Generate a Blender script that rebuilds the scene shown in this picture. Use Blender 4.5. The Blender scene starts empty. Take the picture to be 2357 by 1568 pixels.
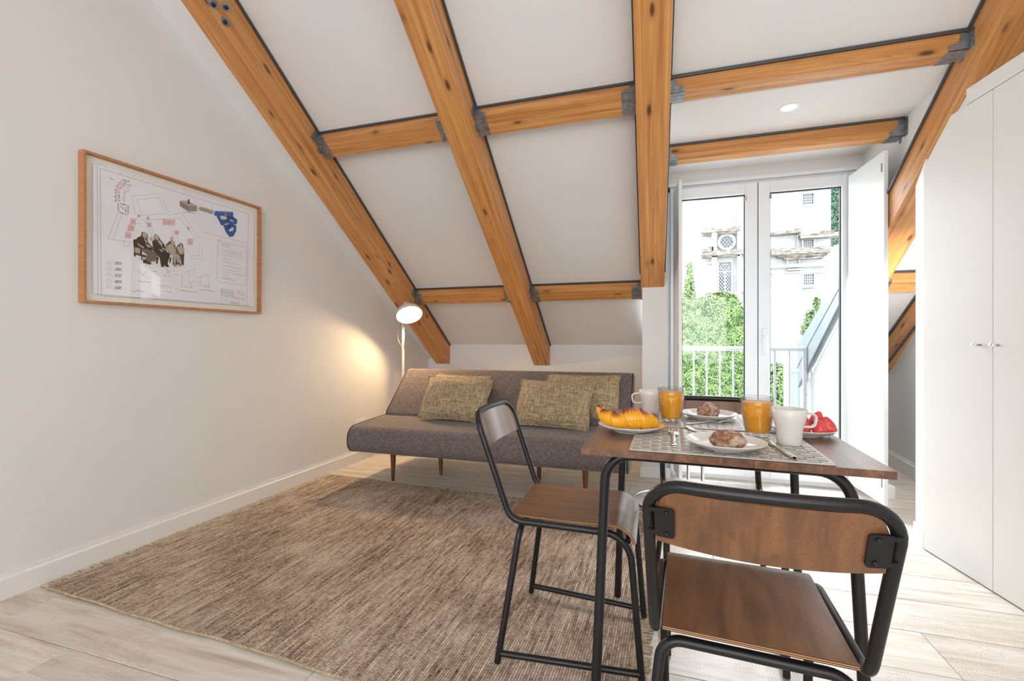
import bpy, bmesh, math, random
from mathutils import Vector, Matrix, noise
random.seed(7)
S = bpy.context.scene
COL = S.collection
PI = math.pi
def rad(d): return d * PI / 180

# ------------------------------------------------------------------ camera
YAW = math.atan(322 / 1047)
HC = 1.035
cam_d = bpy.data.cameras.new('camera'); cam = bpy.data.objects.new('camera', cam_d); COL.objects.link(cam)
cam_d.sensor_width = 36; cam_d.lens = 1047 / 2357 * 36; cam_d.clip_start = 0.02; cam_d.clip_end = 300
cam.location = (0, 0, HC); cam.rotation_euler = (PI / 2, 0, YAW)
S.camera = cam
# ------------------------------------------------------------------ view, world, added fill lights
S.view_settings.view_transform = 'Standard'; S.view_settings.look = 'None'
S.view_settings.gamma = 1; S.view_settings.use_curve_mapping = False
S.view_settings.exposure = 0.0
S.cycles.use_denoising = True
S.cycles.max_bounces = 10; S.cycles.diffuse_bounces = 6; S.cycles.transparent_max_bounces = 16
S.cycles.sample_clamp_indirect = 6
W = bpy.data.worlds.new('world'); S.world = W; W.use_nodes = True
bg = W.node_tree.nodes['Background']; bg.inputs[0].default_value = (0.93, 0.97, 1.0, 1); bg.inputs[1].default_value = 6.0

def area(name, loc, target, sx, sy, power, col):
    l = bpy.data.lights.new(name, 'AREA'); l.shape = 'RECTANGLE'; l.size = sx; l.size_y = sy
    l.energy = power; l.color = col
    o = bpy.data.objects.new(name, l); COL.objects.link(o); o.location = loc
    o.rotation_euler = (Vector(target) - Vector(loc)).to_track_quat('-Z', 'Y').to_euler()
    return o
area('rear_fill_light', (-0.6, -2.2, 2.1), (-0.4, 2.5, 1.3), 3.2, 1.6, 24, (1.0, 0.96, 0.92))  # added fill behind the camera, brightens the whole room
area('rear_top_fill', (0.6, -1.2, 2.6), (0.6, 2.0, 0.4), 1.8, 1.0, 12, (1.0, 0.96, 0.93))  # added overhead fill, out of view behind the camera
area('passage_fill', (1.58, 3.05, 1.25), (1.74, 3.9, 1.0), 0.3, 0.3, 9, (1.0, 0.98, 0.96))  # added fill, lightens the otherwise dark passage
area('balcony_sky_fill', (0.75, 6.6, 5.2), (0.75, 3.6, 0.9), 3.4, 2.4, 1300, (0.93, 0.97, 1.0))  # added panel above the view, strengthens sky light through the balcony door

# ------------------------------------------------------------------ helpers
def ray(x, y):
    u = (x - 1178) / 1047; v = (784 - y) / 1047
    return Vector((-math.sin(YAW) + u * math.cos(YAW), math.cos(YAW) + u * math.sin(YAW), v))
def on_y(x, y, Y):
    d = ray(x, y); s = Y / d.y; return Vector((d.x * s, Y, HC + d.z * s))

class MB:
    def __init__(s): s.v = []; s.f = []; s.m = []; s.s = []
    def add(s, vs, fs, m=0, smooth=False):
        b = len(s.v); s.v += [tuple(v) for v in vs]
        for f in fs: s.f.append(tuple(b + i for i in f)); s.m.append(m); s.s.append(smooth)
        return s
    def box(s, x0, x1, y0, y1, z0, z1, m=0, M=None):
        vs = [Vector((x, y, z)) for z in (z0, z1) for y in (y0, y1) for x in (x0, x1)]
        if M is not None: vs = [M @ v for v in vs]
        return s.add(vs, [(0, 2, 3, 1), (4, 5, 7, 6), (0, 1, 5, 4), (2, 6, 7, 3), (0, 4, 6, 2), (1, 3, 7, 5)], m)
    def prism(s, poly, axis, a, b, m=0, M=None):
        # poly: 2-D points; axis 'x': (y,z), 'y': (x,z), 'z': (x,y)
        def P(p, t):
            v = {'x': (t, p[0], p[1]), 'y': (p[0], t, p[1]), 'z': (p[0], p[1], t)}[axis]
            return M @ Vector(v) if M is not None else v
        n = len(poly)
        vs = [P(p, a) for p in poly] + [P(p, b) for p in poly]
        fs = [tuple(range(n))[::-1], tuple(range(n, 2 * n))] + [(i, (i + 1) % n, n + (i + 1) % n, n + i) for i in range(n)]
        return s.add(vs, fs, m)
    def tube(s, path, r, n=12, closed=False, m=0):
        P = [Vector(p) for p in path]; k = len(P)
        rr = r if callable(r) else (lambda i: r)
        T = []
        for i in range(k):
            if closed: t = P[(i + 1) % k] - P[i - 1]
            else: t = P[min(i + 1, k - 1)] - P[max(i - 1, 0)]
            T.append(t.normalized() if t.length else Vector((0, 0, 1)))
        u = T[0].orthogonal().normalized(); vs = []
        for i in range(k):
            if i: 
                q = T[i - 1].rotation_difference(T[i]); u = (q @ u)
                u = (u - T[i] * u.dot(T[i])).normalized()
            w = T[i].cross(u)
            for j in range(n):
                a = 2 * PI * j / n; vs.append(P[i] + (u * math.cos(a) + w * math.sin(a)) * rr(i))
        fs = []
        for i in range(k if closed else k - 1):
            i2 = (i + 1) % k
            for j in range(n): fs.append((i * n + j, i * n + (j + 1) % n, i2 * n + (j + 1) % n, i2 * n + j))
        s.add(vs, fs, m, True)
        if not closed:
            s.add(vs[:n], [tuple(range(n))[::-1]], m); s.add(vs[-n:], [tuple(range(n))], m)
        return s
    def lathe(s, prof, n=32, M=None, m=0, smooth=True):
        vs = []; k = len(prof)
        for r, z in prof:
            for j in range(n):
                a = 2 * PI * j / n; v = Vector((max(r, 1e-5) * math.cos(a), max(r, 1e-5) * math.sin(a), z))
                vs.append(M @ v if M is not None else v)
        fs = [(i * n + j, i * n + (j + 1) % n, (i + 1) * n + (j + 1) % n, (i + 1) * n + j) for i in range(k - 1) for j in range(n)]
        return s.add(vs, fs, m, smooth)
    def grid(s, fn, nu, nv, m=0, smooth=True, wu=False, wv=False):
        vs = [fn(i, j) for i in range(nu) for j in range(nv)]
        fs = [(i * nv + j, ((i + 1) % nu) * nv + j, ((i + 1) % nu) * nv + (j + 1) % nv, i * nv + (j + 1) % nv)
              for i in range(nu if wu else nu - 1) for j in range(nv if wv else nv - 1)]
        return s.add(vs, fs, m, smooth)
    def mesh(s, name, mats):
        me = bpy.data.meshes.new(name); me.from_pydata(s.v, [], s.f)
        for x in (mats if isinstance(mats, (list, tuple)) else [mats]): me.materials.append(x)
        me.polygons.foreach_set('material_index', s.m); me.polygons.foreach_set('use_smooth', s.s)
        bm = bmesh.new(); bm.from_mesh(me); bmesh.ops.recalc_face_normals(bm, faces=bm.faces); bm.to_mesh(me); bm.free()
        me.update(); return me
    def build(s, name, mats, parent=None, loc=(0, 0, 0), rot=(0, 0, 0), bevel=0, seg=2):
        o = bpy.data.objects.new(name, s.mesh(name, mats)); COL.objects.link(o)
        o.parent = parent; o.location = loc; o.rotation_euler = rot
        if bevel:
            b = o.modifiers.new('bevel', 'BEVEL'); b.width = bevel; b.segments = seg; b.limit_method = 'ANGLE'; b.angle_limit = rad(50)
        return o
def fillet(pts, r, k=7):
    P = [Vector(p) for p in pts]; R = r if isinstance(r, (list, tuple)) else [r] * len(P); out = [P[0]]
    for i in range(1, len(P) - 1):
        a, b, c = P[i - 1], P[i], P[i + 1]; d1 = (a - b).normalized(); d2 = (c - b).normalized()
        ang = d1.angle(d2)
        if R[i] <= 0 or abs(ang - PI) < 1e-3: out.append(b); continue
        t = R[i] / math.tan(ang / 2); p1 = b + d1 * t; p2 = b + d2 * t
        cen = b + (d1 + d2).normalized() * (R[i] / math.sin(ang / 2))
        v1 = p1 - cen; v2 = p2 - cen; th = v1.angle(v2)
        for j in range(k + 1):
            f = j / k; out.append(cen + (v1 * math.sin((1 - f) * th) + v2 * math.sin(f * th)) / math.sin(th))
    out.append(P[-1]); return out
def tag(o, label=None, cat=None, group=None, kind=None):
    if label: o['label'] = label
    if cat: o['category'] = cat
    if group: o['group'] = group
    if kind: o['kind'] = kind
    return o
def empty(name, loc=(0, 0, 0), rz=0, label=None, cat=None, group=None, kind=None):
    o = bpy.data.objects.new(name, None); COL.objects.link(o); o.location = loc; o.rotation_euler = (0, 0, rz)
    o.empty_display_size = 0.05
    return tag(o, label, cat, group, kind)
def copy_tree(o, parent=None):
    c = o.copy(); COL.objects.link(c); c.parent = parent
    for ch in list(o.children): copy_tree(ch, c)
    return c

# ------------------------------------------------------------------ materials
def srgb(r, g, b):
    f = lambda c: (c / 255 / 12.92) if c / 255 <= 0.04045 else ((c / 255 + 0.055) / 1.055) ** 2.4
    return (f(r), f(g), f(b), 1)
class NT:
    def __init__(s, name, rough=0.5, metal=0.0, spec=0.5):
        s.mat = bpy.data.materials.new(name); s.mat.use_nodes = True; s.t = s.mat.node_tree
        s.b = s.t.nodes['Principled BSDF']; s.b.inputs['Roughness'].default_value = rough
        s.b.inputs['Metallic'].default_value = metal; s.b.inputs['Specular IOR Level'].default_value = spec
    def n(s, typ, **kw):
        nd = s.t.nodes.new(typ)
        for k, v in kw.items():
            if k in nd.inputs.keys(): nd.inputs[k].default_value = v
            else: setattr(nd, k, v)
        return nd
    def l(s, a, b): s.t.links.new(a, b)
    def coord(s, scale=(1, 1, 1), rnd=True, rot=(0, 0, 0)):
        tc = s.n('ShaderNodeTexCoord'); mp = s.n('ShaderNodeMapping')
        mp.inputs['Scale'].default_value = scale; mp.inputs['Rotation'].default_value = rot
        s.l(tc.outputs['Object'], mp.inputs['Vector'])
        if rnd:
            oi = s.n('ShaderNodeObjectInfo'); ml = s.n('ShaderNodeMath', operation='MULTIPLY'); ml.inputs[1].default_value = 37.0
            s.l(oi.outputs['Random'], ml.inputs[0]); s.l(ml.outputs[0], mp.inputs['Location'])
        return mp.outputs['Vector']
    def noise(s, vec, scale, detail=4, rough=0.55, dist=0.0):
        nd = s.n('ShaderNodeTexNoise'); nd.inputs['Scale'].default_value = scale; nd.inputs['Detail'].default_value = detail
        nd.inputs['Roughness'].default_value = rough; nd.inputs['Distortion'].default_value = dist
        s.l(vec, nd.inputs['Vector']); return nd.outputs['Fac']
    def ramp(s, fac, stops, interp='LINEAR'):
        r = s.n('ShaderNodeValToRGB'); r.color_ramp.interpolation = interp; e = r.color_ramp.elements
        while len(e) < len(stops): e.new(0.5)
        for i, (p, c) in enumerate(stops): e[i].position = p; e[i].color = c
        s.l(fac, r.inputs['Fac']); return r.outputs['Color']
    def mix(s, fac, a, b, mode='MIX'):
        m = s.n('ShaderNodeMix', data_type='RGBA', blend_type=mode)
        for sock, val in ((m.inputs[0], fac), (m.inputs[6], a), (m.inputs[7], b)):
            if isinstance(val, (int, float)): sock.default_value = val
            elif isinstance(val, tuple): sock.default_value = val
            else: s.l(val, sock)
        return m.outputs[2]
    def math(s, op, a, b=0.0):
        m = s.n('ShaderNodeMath', operation=op)
        for i, val in enumerate((a, b)):
            if isinstance(val, (int, float)): m.inputs[i].default_value = val
            else: s.l(val, m.inputs[i])
        return m.outputs[0]
    def color(s, c):
        if isinstance(c, tuple): s.b.inputs['Base Color'].default_value = c
        else: s.l(c, s.b.inputs['Base Color'])
    def bump(s, h, strength=0.2, dist=0.01):
        b = s.n('ShaderNodeBump'); b.inputs['Strength'].default_value = strength; b.inputs['Distance'].default_value = dist
        s.l(h, b.inputs['Height']); s.l(b.outputs['Normal'], s.b.inputs['Normal'])
def plain(name, c, rough=0.5, metal=0.0, spec=0.5):
    t = NT(name, rough, metal, spec); t.color(c); return t.mat
def paint(name, c, rough=0.6, var=0.03, bump=0.05):
    t = NT(name, rough); v = t.coord((1, 1, 1), rnd=False); f = t.noise(v, 2.2, 5)
    d = tuple(x * (1 - var * 2) for x in c[:3]) + (1,)
    t.color(t.mix(f, c, d)); t.bump(t.noise(v, 160, 2), bump, 0.002); return t.mat
def wood(name, light, mid, dark, grain=(1.2, 16, 16), rough=0.5, knots=0.0, rings=0.5, spec=0.4, bump=0.08):
    t = NT(name, rough, spec=spec); v = t.coord(grain); v2 = t.coord((grain[0] * 0.5, grain[1] * 0.28, grain[2] * 0.28))
    base = t.noise(v, 1.4, 6, 0.6, 0.4)
    ringn = t.noise(v2, 1.0, 2, 0.4, 0.6)
    rg = t.math('FRACT', t.math('MULTIPLY', ringn, 16.0))
    rg = t.math('POWER', rg, 3.0)
    col = t.ramp(base, [(0.25, dark), (0.48, mid), (0.72, light)])
    col = t.mix(t.math('MULTIPLY', rg, rings), col, dark)
    if knots:
        kv = t.coord((5.0, 14, 14)); vo = t.n('ShaderNodeTexVoronoi'); vo.inputs['Scale'].default_value = 1.0
        t.l(kv, vo.inputs['Vector'])
        k = t.ramp(vo.outputs['Distance'], [(0.0, (1, 1, 1, 1)), (knots * 0.55, (0.9, 0.9, 0.9, 1)), (knots, (0.22, 0.22, 0.22, 1)), (knots * 1.7, (0, 0, 0, 1))])
        sc_ = t.n('ShaderNodeSeparateColor'); t.l(vo.outputs['Color'], sc_.inputs[0]); k = t.math('MULTIPLY', k, t.math('GREATER_THAN', sc_.outputs[0], 0.38))
        col = t.mix(k, col, tuple(x * 0.28 for x in dark[:3]) + (1,))
    t.color(col); t.bump(base, bump, 0.004); return t.mat
M = {}
M['wall'] = paint('wall_paint', (0.795, 0.795, 0.79, 1), 0.7)
M['ceil'] = paint('ceiling_paint', (0.775, 0.77, 0.765, 1), 0.75)
M['trim'] = paint('skirting_paint', (0.82, 0.815, 0.805, 1), 0.45, 0.01, 0.01)
M['joinery'] = paint('white_lacquer', (0.80, 0.83, 0.84, 1), 0.35, 0.01, 0.01)
M['pvc'] = paint('white_window_profile', (0.78, 0.82, 0.86, 1), 0.3, 0.01, 0.0)
M['pine'] = wood('pine_beam', srgb(222, 166, 104), srgb(200, 140, 80), srgb(160, 100, 52), (0.8, 34, 34), 0.42, 0.19, 0.42, 0.45)
M['walnut'] = wood('walnut_top', srgb(152, 106, 80), srgb(120, 80, 58), srgb(84, 54, 38), (1.6, 24, 24), 0.32, 0, 0.3, 0.55)
M['leg_wood'] = wood('sofa_leg_wood', srgb(134, 84, 54), srgb(110, 66, 40), srgb(84, 48, 28), (20, 20, 3), 0.4, 0, 0.2)
M['frame_wood'] = wood('picture_frame_wood', srgb(200, 145, 100), srgb(186, 130, 86), srgb(168, 112, 70), (2, 40, 40), 0.5, 0, 0.15)
def ply(name):
    t = NT(name, 0.30, spec=0.6); v = t.coord((14, 1.5, 1.5)); v2 = t.coord((4, 1.6, 1.6))
    a = t.noise(v, 2.0, 6, 0.62, 0.5); b = t.noise(v2, 2.2, 4, 0.6, 1.0); c = t.noise(t.coord((160, 22, 22)), 6, 2)
    col = t.ramp(a, [(0.28, srgb(92, 58, 36)), (0.5, srgb(128, 86, 54)), (0.75, srgb(158, 110, 70))])
    col = t.mix(t.ramp(b, [(0.36, (0.6, 0.6, 0.6, 1)), (0.50, (0, 0, 0, 1))]), col, srgb(88, 60, 44))
    col = t.mix(t.ramp(c, [(0.48, (0, 0, 0, 1)), (0.60, (0.45, 0.45, 0.45, 1))]), col, srgb(92, 62, 42))
    t.color(col); t.bump(a, 0.05, 0.002); t.b.inputs['Coat Weight'].default_value = 0.35; t.b.inputs['Coat Roughness'].default_value = 0.28; return t.mat
M['ply'] = ply('stained_birch_ply')
M['ply_light'] = plain('ply_layer_light', srgb(196, 148, 98), 0.6)
M['ply_dark'] = plain('ply_layer_dark', srgb(72, 44, 28), 0.6)
M['black'] = plain('black_powder_coat', (0.009, 0.0095, 0.011, 1), 0.36, 0.0, 0.45)
M['dark_gap'] = plain('black_sealant', (0.02, 0.02, 0.02, 1), 0.6)
M['chrome'] = plain('brushed_chrome', (0.75, 0.76, 0.78, 1), 0.12, 1.0)
M['steel'] = plain('polished_steel', (0.86, 0.87, 0.88, 1), 0.20, 1.0)
def galv():
    t = NT('galvanised_steel', 0.42, 0.75); v = t.coord((1, 1, 1))
    f = t.noise(v, 30, 4); t.color(t.ramp(f, [(0.3, srgb(120, 124, 128)), (0.7, srgb(168, 172, 175))])); return t.mat
M['galv'] = galv()
M['strip'] = plain('dark_metal_channel', (0.10, 0.105, 0.11, 1), 0.45, 0.6)
M['brass'] = plain('dull_brass', srgb(170, 140, 90), 0.35, 1.0)
def fabric(name, c1, c2, sc=420, rough=0.9, bumpd=0.0015, slub=False):
    t = NT(name, rough, spec=0.2)
    a = t.noise(t.coord((1, 0.12, 0.12), rnd=False), sc, 3); b = t.noise(t.coord((0.12, 1, 1), rnd=False), sc, 3)
    f = t.math('MULTIPLY', t.math('ADD', a, b), 0.5)
    big = t.noise(t.coord((1, 1, 1)), 6, 4)
    col = t.ramp(f, [(0.40, c1), (0.60, c2)])
    if slub:
        g = t.noise(t.coord((1, 0.06, 1)), 120, 3); h = t.noise(t.coord((0.06, 1, 0.06)), 120, 3)
        col = t.mix(t.ramp(t.math('MAXIMUM', g, h), [(0.55, (0, 0, 0, 1)), (0.68, (0.7, 0.7, 0.7, 1))]), col, srgb(212, 196, 164))
    t.color(t.mix(t.math('MULTIPLY', big, 0.25), col, c1)); t.bump(f, 0.5, bumpd); 
    try: t.b.inputs['Sheen Weight'].default_value = 0.15
    except KeyError: pass
    return t.mat
M['sofa'] = fabric('charcoal_brown_fabric', srgb(84, 76, 76), srgb(132, 122, 120), 300)
M['pillow'] = fabric('woven_tan_fabric', srgb(120, 102, 78), srgb(188, 168, 136), 170, 0.95, 0.003, True)
M['piping'] = plain('dark_piping', srgb(42, 38, 38), 0.9)
def rugmat():
    t = NT('woven_rug', 0.95, spec=0.15)
    v = t.coord((1, 1, 1), rnd=False)
    sx = t.n('ShaderNodeSeparateXYZ'); t.l(v, sx.inputs[0])
    row = t.math('FLOOR', t.math('MULTIPLY', sx.outputs[0], 115.0))
    ph = t.math('FRACT', t.math('MULTIPLY', sx.outputs[0], 115.0))
    ridge = t.math('SINE', t.math('MULTIPLY', ph, PI))
    cb = t.n('ShaderNodeCombineXYZ'); t.l(t.math('MULTIPLY', row, 3.17), cb.inputs[0]); t.l(t.math('MULTIPLY', sx.outputs[1], 1.0), cb.inputs[1])
    cw = t.n('ShaderNodeCombineXYZ'); t.l(t.math('MULTIPLY', row, 1.6), cw.inputs[0]); t.l(t.math('MULTIPLY', sx.outputs[1], 5.0), cw.inputs[1])
    a = t.noise(cw.outputs[0], 1.0, 4, 0.8); c = t.noise(v, 2.5, 3)
    fine = t.noise(cb.outputs[0], 150, 2, 0.7)
    f = t.math('ADD', t.math('MULTIPLY', a, 0.62), t.math('MULTIPLY', fine, 0.38))
    f = t.math('ADD', f, t.math('MULTIPLY', t.math('SUBTRACT', c, 0.5), 0.25))
    col = t.ramp(f, [(0.33, srgb(64, 54, 48)), (0.42, srgb(142, 122, 104)), (0.50, srgb(192, 172, 154)), (0.60, srgb(232, 218, 202))])
    col = t.mix(t.math('MULTIPLY', t.math('SUBTRACT', 1.0, ridge), 0.6), col, srgb(92, 76, 64))
    t.color(col); t.bump(ridge, 0.7, 0.004); return t.mat
M['rug'] = rugmat()
M['yarn'] = fabric('cream_yarn', srgb(176, 156, 126), srgb(216, 200, 172), 200)
def plankmat():
    t = NT('whitewashed_oak', 0.38, spec=0.5)
    v = t.coord((1.1, 12, 12)); a = t.noise(v, 2.0, 7, 0.62, 0.6)
    oi = t.n('ShaderNodeObjectInfo')
    col = t.ramp(a, [(0.26, srgb(176, 160, 144)), (0.42, srgb(208, 199, 188)), (0.62, srgb(226, 221, 214))])
    # saw marks across the grain
    sv = t.coord((1, 1, 1)); sx = t.n('ShaderNodeSeparateXYZ'); t.l(sv, sx.inputs[0])
    row = t.math('ABSOLUTE', t.math('SINE', t.math('MULTIPLY', sx.outputs[0], 330.0)))
    pat = t.noise(t.coord((1, 1, 1)), 4.0, 2); dash = t.noise(t.coord((12, 70, 1)), 3.0, 2, 0.6)
    mk = t.math('MULTIPLY', t.math('GREATER_THAN', row, 0.90), t.math('MULTIPLY', t.math('GREATER_THAN', pat, 0.52), t.math('GREATER_THAN', dash, 0.5)))
    col = t.mix(t.math('MULTIPLY', mk, 0.7), col, srgb(178, 142, 100))
    tone = t.ramp(oi.outputs['Random'], [(0.0, (0.90, 0.90, 0.90, 1)), (1.0, (1, 1, 1, 1))])
    col = t.mix(1.0, col, tone, 'MULTIPLY')
    t.color(col); t.bump(a, 0.12, 0.003); return t.mat
M['plank'] = plankmat()
def glass(name, tint=(1, 1, 1, 1), f0=0.025, f1=0.55, pw_=4.0):
    t = NT(name); nt = t.t; out = nt.nodes['Material Output']
    tr = t.n('ShaderNodeBsdfTransparent'); tr.inputs[0].default_value = tint
    gl = t.n('ShaderNodeBsdfGlossy'); gl.inputs['Roughness'].default_value = 0.02
    fr = t.n('ShaderNodeLayerWeight'); fr.inputs[0].default_value = 0.5; mx = t.n('ShaderNodeMixShader')
    t.l(t.math('ADD', t.math('MULTIPLY', t.math('POWER', fr.outputs['Facing'], pw_), f1), f0), mx.inputs[0]); t.l(tr.outputs[0], mx.inputs[1]); t.l(gl.outputs[0], mx.inputs[2])
    t.l(mx.outputs[0], out.inputs[0]); return t.mat
M['pane'] = glass('window_glass')
M['tumbler'] = glass('drinking_glass', (0.95, 0.96, 0.96, 1), 0.05, 0.8, 2.5)
M['china'] = plain('glazed_white_stoneware', (0.73, 0.695, 0.665, 1), 0.22)
M['china_bright'] = plain('glazed_white_plate', (0.82, 0.80, 0.78, 1), 0.15)
def juice():
    t = NT('orange_juice', 0.25); t.color((1.0, 0.42, 0.008, 1)); b = t.b
    b.inputs['Subsurface Weight'].default_value = 0.5; b.inputs['Subsurface Radius'].default_value = (0.03, 0.012, 0.002); b.inputs['Subsurface Scale'].default_value = 0.6
    return t.mat
M['juice'] = juice()
def emis(name, c, st):
    t = NT(name); t.b.inputs['Emission Color'].default_value = c; t.b.inputs['Emission Strength'].default_value = st; t.color(c); return t.mat
M['mat_weave_dim'] = plain('silver_grey_vinyl_dim', (0.42, 0.405, 0.38, 1), 0.30, 0.15, 0.6)  # darker copy; glare difference between strip directions is put into the colour
M['mat_weave'] = plain('silver_grey_vinyl', (0.56, 0.54, 0.50, 1), 0.32, 0.15, 0.6)

# ================================================================== THE SETTING
T = 0.694; Y0 = 4.55; ZC = 0.992; ZB = 0.778          # roof slope, knee wall, ceiling / rafter underside at the knee wall
SL = math.atan(T)
def zc(y): return ZC + (Y0 - y) * T
def zb(y): return ZB + (Y0 - y) * T
YR = -2.6
# ---- floor with planks
fl = MB().box(-2.75, 2.6, YR - 0.1, 4.75, -0.10, -0.011).build('floor', plain('floor_joint', srgb(104, 92, 80), 0.8)); tag(fl, kind='structure')
pw = 0.235; cache = {}
def plank_mesh(L):
    L = round(L, 2)
    if L not in cache:
        b = MB(); c = 0.0018; h = L / 2 - 0.0008; w = pw / 2 - 0.0008
        vs = [(-h, -w, -0.0105), (h, -w, -0.0105), (h, w, -0.0105), (-h, w, -0.0105), (-h, -w, -c), (h, -w, -c), (h, w, -c), (-h, w, -c),
              (-h + c, -w + c, 0), (h - c, -w + c, 0), (h - c, w - c, 0), (-h + c, w - c, 0)]
        b.add(vs, [(3, 2, 1, 0), (0, 1, 5, 4), (1, 2, 6, 5), (2, 3, 7, 6), (3, 0, 4, 7), (4, 5, 9, 8), (5, 6, 10, 9), (6, 7, 11, 10), (7, 4, 8, 11), (8, 9, 10, 11)])
        cache[L] = b.mesh('plank', M['plank'])
    return cache[L]
k0 = int(math.floor((YR - 1.025) / pw)); k1 = int(math.ceil((4.7 - 1.025) / pw)); PL = 1.29
for k in range(k0, k1):
    yc = 1.025 + (k + 0.5) * pw
    x = -1.87 - PL * 2 + (0 if k == -1 else random.choice([0.2, 0.43, 0.64, 0.86, 1.07]) )
    while x < 2.5:
        a = max(x, -2.7); b_ = min(x + PL, 2.5)
        if b_ - a > 0.05:
            o = bpy.data.objects.new('plank', plank_mesh(b_ - a)); COL.objects.link(o); o.parent = fl; o.location = ((a + b_) / 2, yc, 0)
        x += PL
# ---- left wall (very slightly turned), back knee wall, right walls, rear wall
def xl(y): return -2.524 + 0.0335 * y
wb = MB()
ys = [YR - 0.1, 0.0, 4.7]
def yz_wall(b, pts, f0, f1):      # pts: (y,z); f0,f1: x at y
    n = len(pts); vs = [(f0(y), y, z) for y, z in pts] + [(f1(y), y, z) for y, z in pts]
    b.add(vs, [tuple(range(n))[::-1], tuple(range(n, 2 * n))] + [(i, (i + 1) % n, n + (i + 1) % n, n + i) for i in range(n)])
zr = ZC + Y0 * T
yz_wall(wb, [(YR - .1, 0), (4.7, 0), (4.7, zc(4.7)), (0, zr), (YR - .1, zr + (YR - .1) * T)], lambda y: xl(y) - 0.16, xl)
tag(wb.build('wall_left', M['wall']), kind='structure')
tag(MB().box(-2.6, -0.07, 4.55, 4.7, 0, ZC + 0.02).build('wall_back', M['wall']), kind='structure')
tag(MB().box(1.5, 2.1, 4.70, 4.85, 0, ZC).build('wall_back_recess', M['wall']), kind='structure')
def xr(y): return 1.855 + 0.075 * (y - 4.0)
b = MB(); yz_wall(b, [(2.99, 0), (4.72, 0), (4.72, zc(4.72) + .05), (2.99, zc(2.99))], xr, lambda y: xr(y) + .15)
tag(b.build('wall_right', M['wall']), kind='structure')
b = MB(); yz_wall(b, [(YR - .1, 0), (2.98, 0), (2.98, zc(2.98)), (0, zr), (YR - .1, zr + (YR - .1) * T)], lambda y: 2.35, lambda y: 2.5)
tag(b.build('wall_right_rear', M['wall']), kind='structure')
# rear wall (unseen), wide opening put in to let sky light in
zrear = zr + YR * T
b = MB(); b.box(-2.75, -1.7, YR - .12, YR, 0, zrear + .1); b.box(1.5, 2.5, YR - .12, YR, 0, zrear + .1)
b.box(-1.7, 1.5, YR - .12, YR, 0, 0.5); b.box(-1.7, 1.5, YR - .12, YR, 2.0, zrear + .1)
tag(b.build('wall_rear', M['wall']), kind='structure')
b = MB()
for x in (-1.7, -0.66, 0.40, 1.44): b.box(x, x + .06, YR - .08, YR - .02, 0.5, 2.0)
b.box(-1.7, 1.5, YR - .08, YR - .02, 0.5, 0.57); b.box(-1.7, 1.5, YR - .08, YR - .02, 1.93, 2.0)
rw = b.build('window_added', M['pvc']); tag(rw, kind='structure')
# ---- piers beside the balcony door (under the roof slope)
b = MB(); b.prism([(3.60, 0), (4.60, 0), (4.60, zc(4.6)), (3.60, zc(3.6) - .12)], 'x', -0.07, 0.115)
tag(b.build('wall_pier_left', M['wall']), kind='structure')
b = MB(); b.prism([(3.57, 0), (3.95, 0), (3.95, zc(3.95)), (3.57, zc(3.57) - .12)], 'x', 1.395, 1.44)
tag(b.build('wall_pier_right', M['wall']), kind='structure')
# ---- sloped ceiling
TH = 0.09
def slope_slab(b, x0, x1, ya, yb, off=0.0):
    # ya < yb ; underside on ceiling plane minus off
    b.prism([(ya, zc(ya) - off), (yb, zc(yb) - off), (yb, zc(yb) - off + TH), (ya, zc(ya) - off + TH)], 'x', x0, x1)
b = MB()
slope_slab(b, -2.19, 0.0, -0.05, 4.72); slope_slab(b, 0.0, 1.43, -0.05, 2.63); slope_slab(b, 1.437, 2.5, -0.05, 4.9)
ce = b.build('ceiling', M['ceil']); tag(ce, kind='structure')
b = MB(); off = ZC - ZB
n = 2
b.prism([(-0.05, zc(-.05) - off + .02), (4.56, zc(4.56) - off + .055), (4.72, zc(4.72) + .02), (4.72, zc(4.72) + .1), (-0.05, zc(-.05) + .1)], 'x', -2.62, -2.19)
tag(b.build('ceiling_side_strip', M['ceil']), kind='structure')
# rear slope of the roof
b = MB(); b.prism([(YR - .1, zr + (YR - .1) * T), (0.05, zr), (0.05, zr + TH), (YR - .1, zr + (YR - .1) * T + TH)], 'x', -2.7, 2.5)
tag(b.build('ceiling_rear', M['ceil']), kind='structure')
# ---- dormer: flat ceiling, cheeks, window wall
ZD = 2.33
tag(MB().box(0.02, 1.46, 2.60, 3.90, ZD, ZD + .06).build('ceiling_dormer', M['ceil']), kind='structure')
b = MB(); b.prism([(2.62, ZD + .06), (3.9, ZD + .06), (3.9, zb(3.9) + .02), (2.55, zc(2.55) - .02)], 'x', 0.02, 0.085)
b.box(0.02, 0.085, 3.62, 3.9, 0, zb(3.62))
tag(b.build('wall_dormer_left', M['wall']), kind='structure')
b = MB(); b.prism([(2.58, ZD + .06), (3.95, ZD + .06), (3.95, zb(3.95)), (2.55, zc(2.55) - .05)], 'x', 1.40, 1.46)
b.box(1.40, 1.46, 3.58, 3.95, 0, zb(3.58) + .1)
tag(b.build('wall_dormer_right', M['wall']), kind='structure')
YW = 3.72
tag(MB().box(0.02, 1.46, YW, YW + .20, 2.215, ZD + .05).build('wall_dormer_window', M['wall']), kind='structure')

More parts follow.
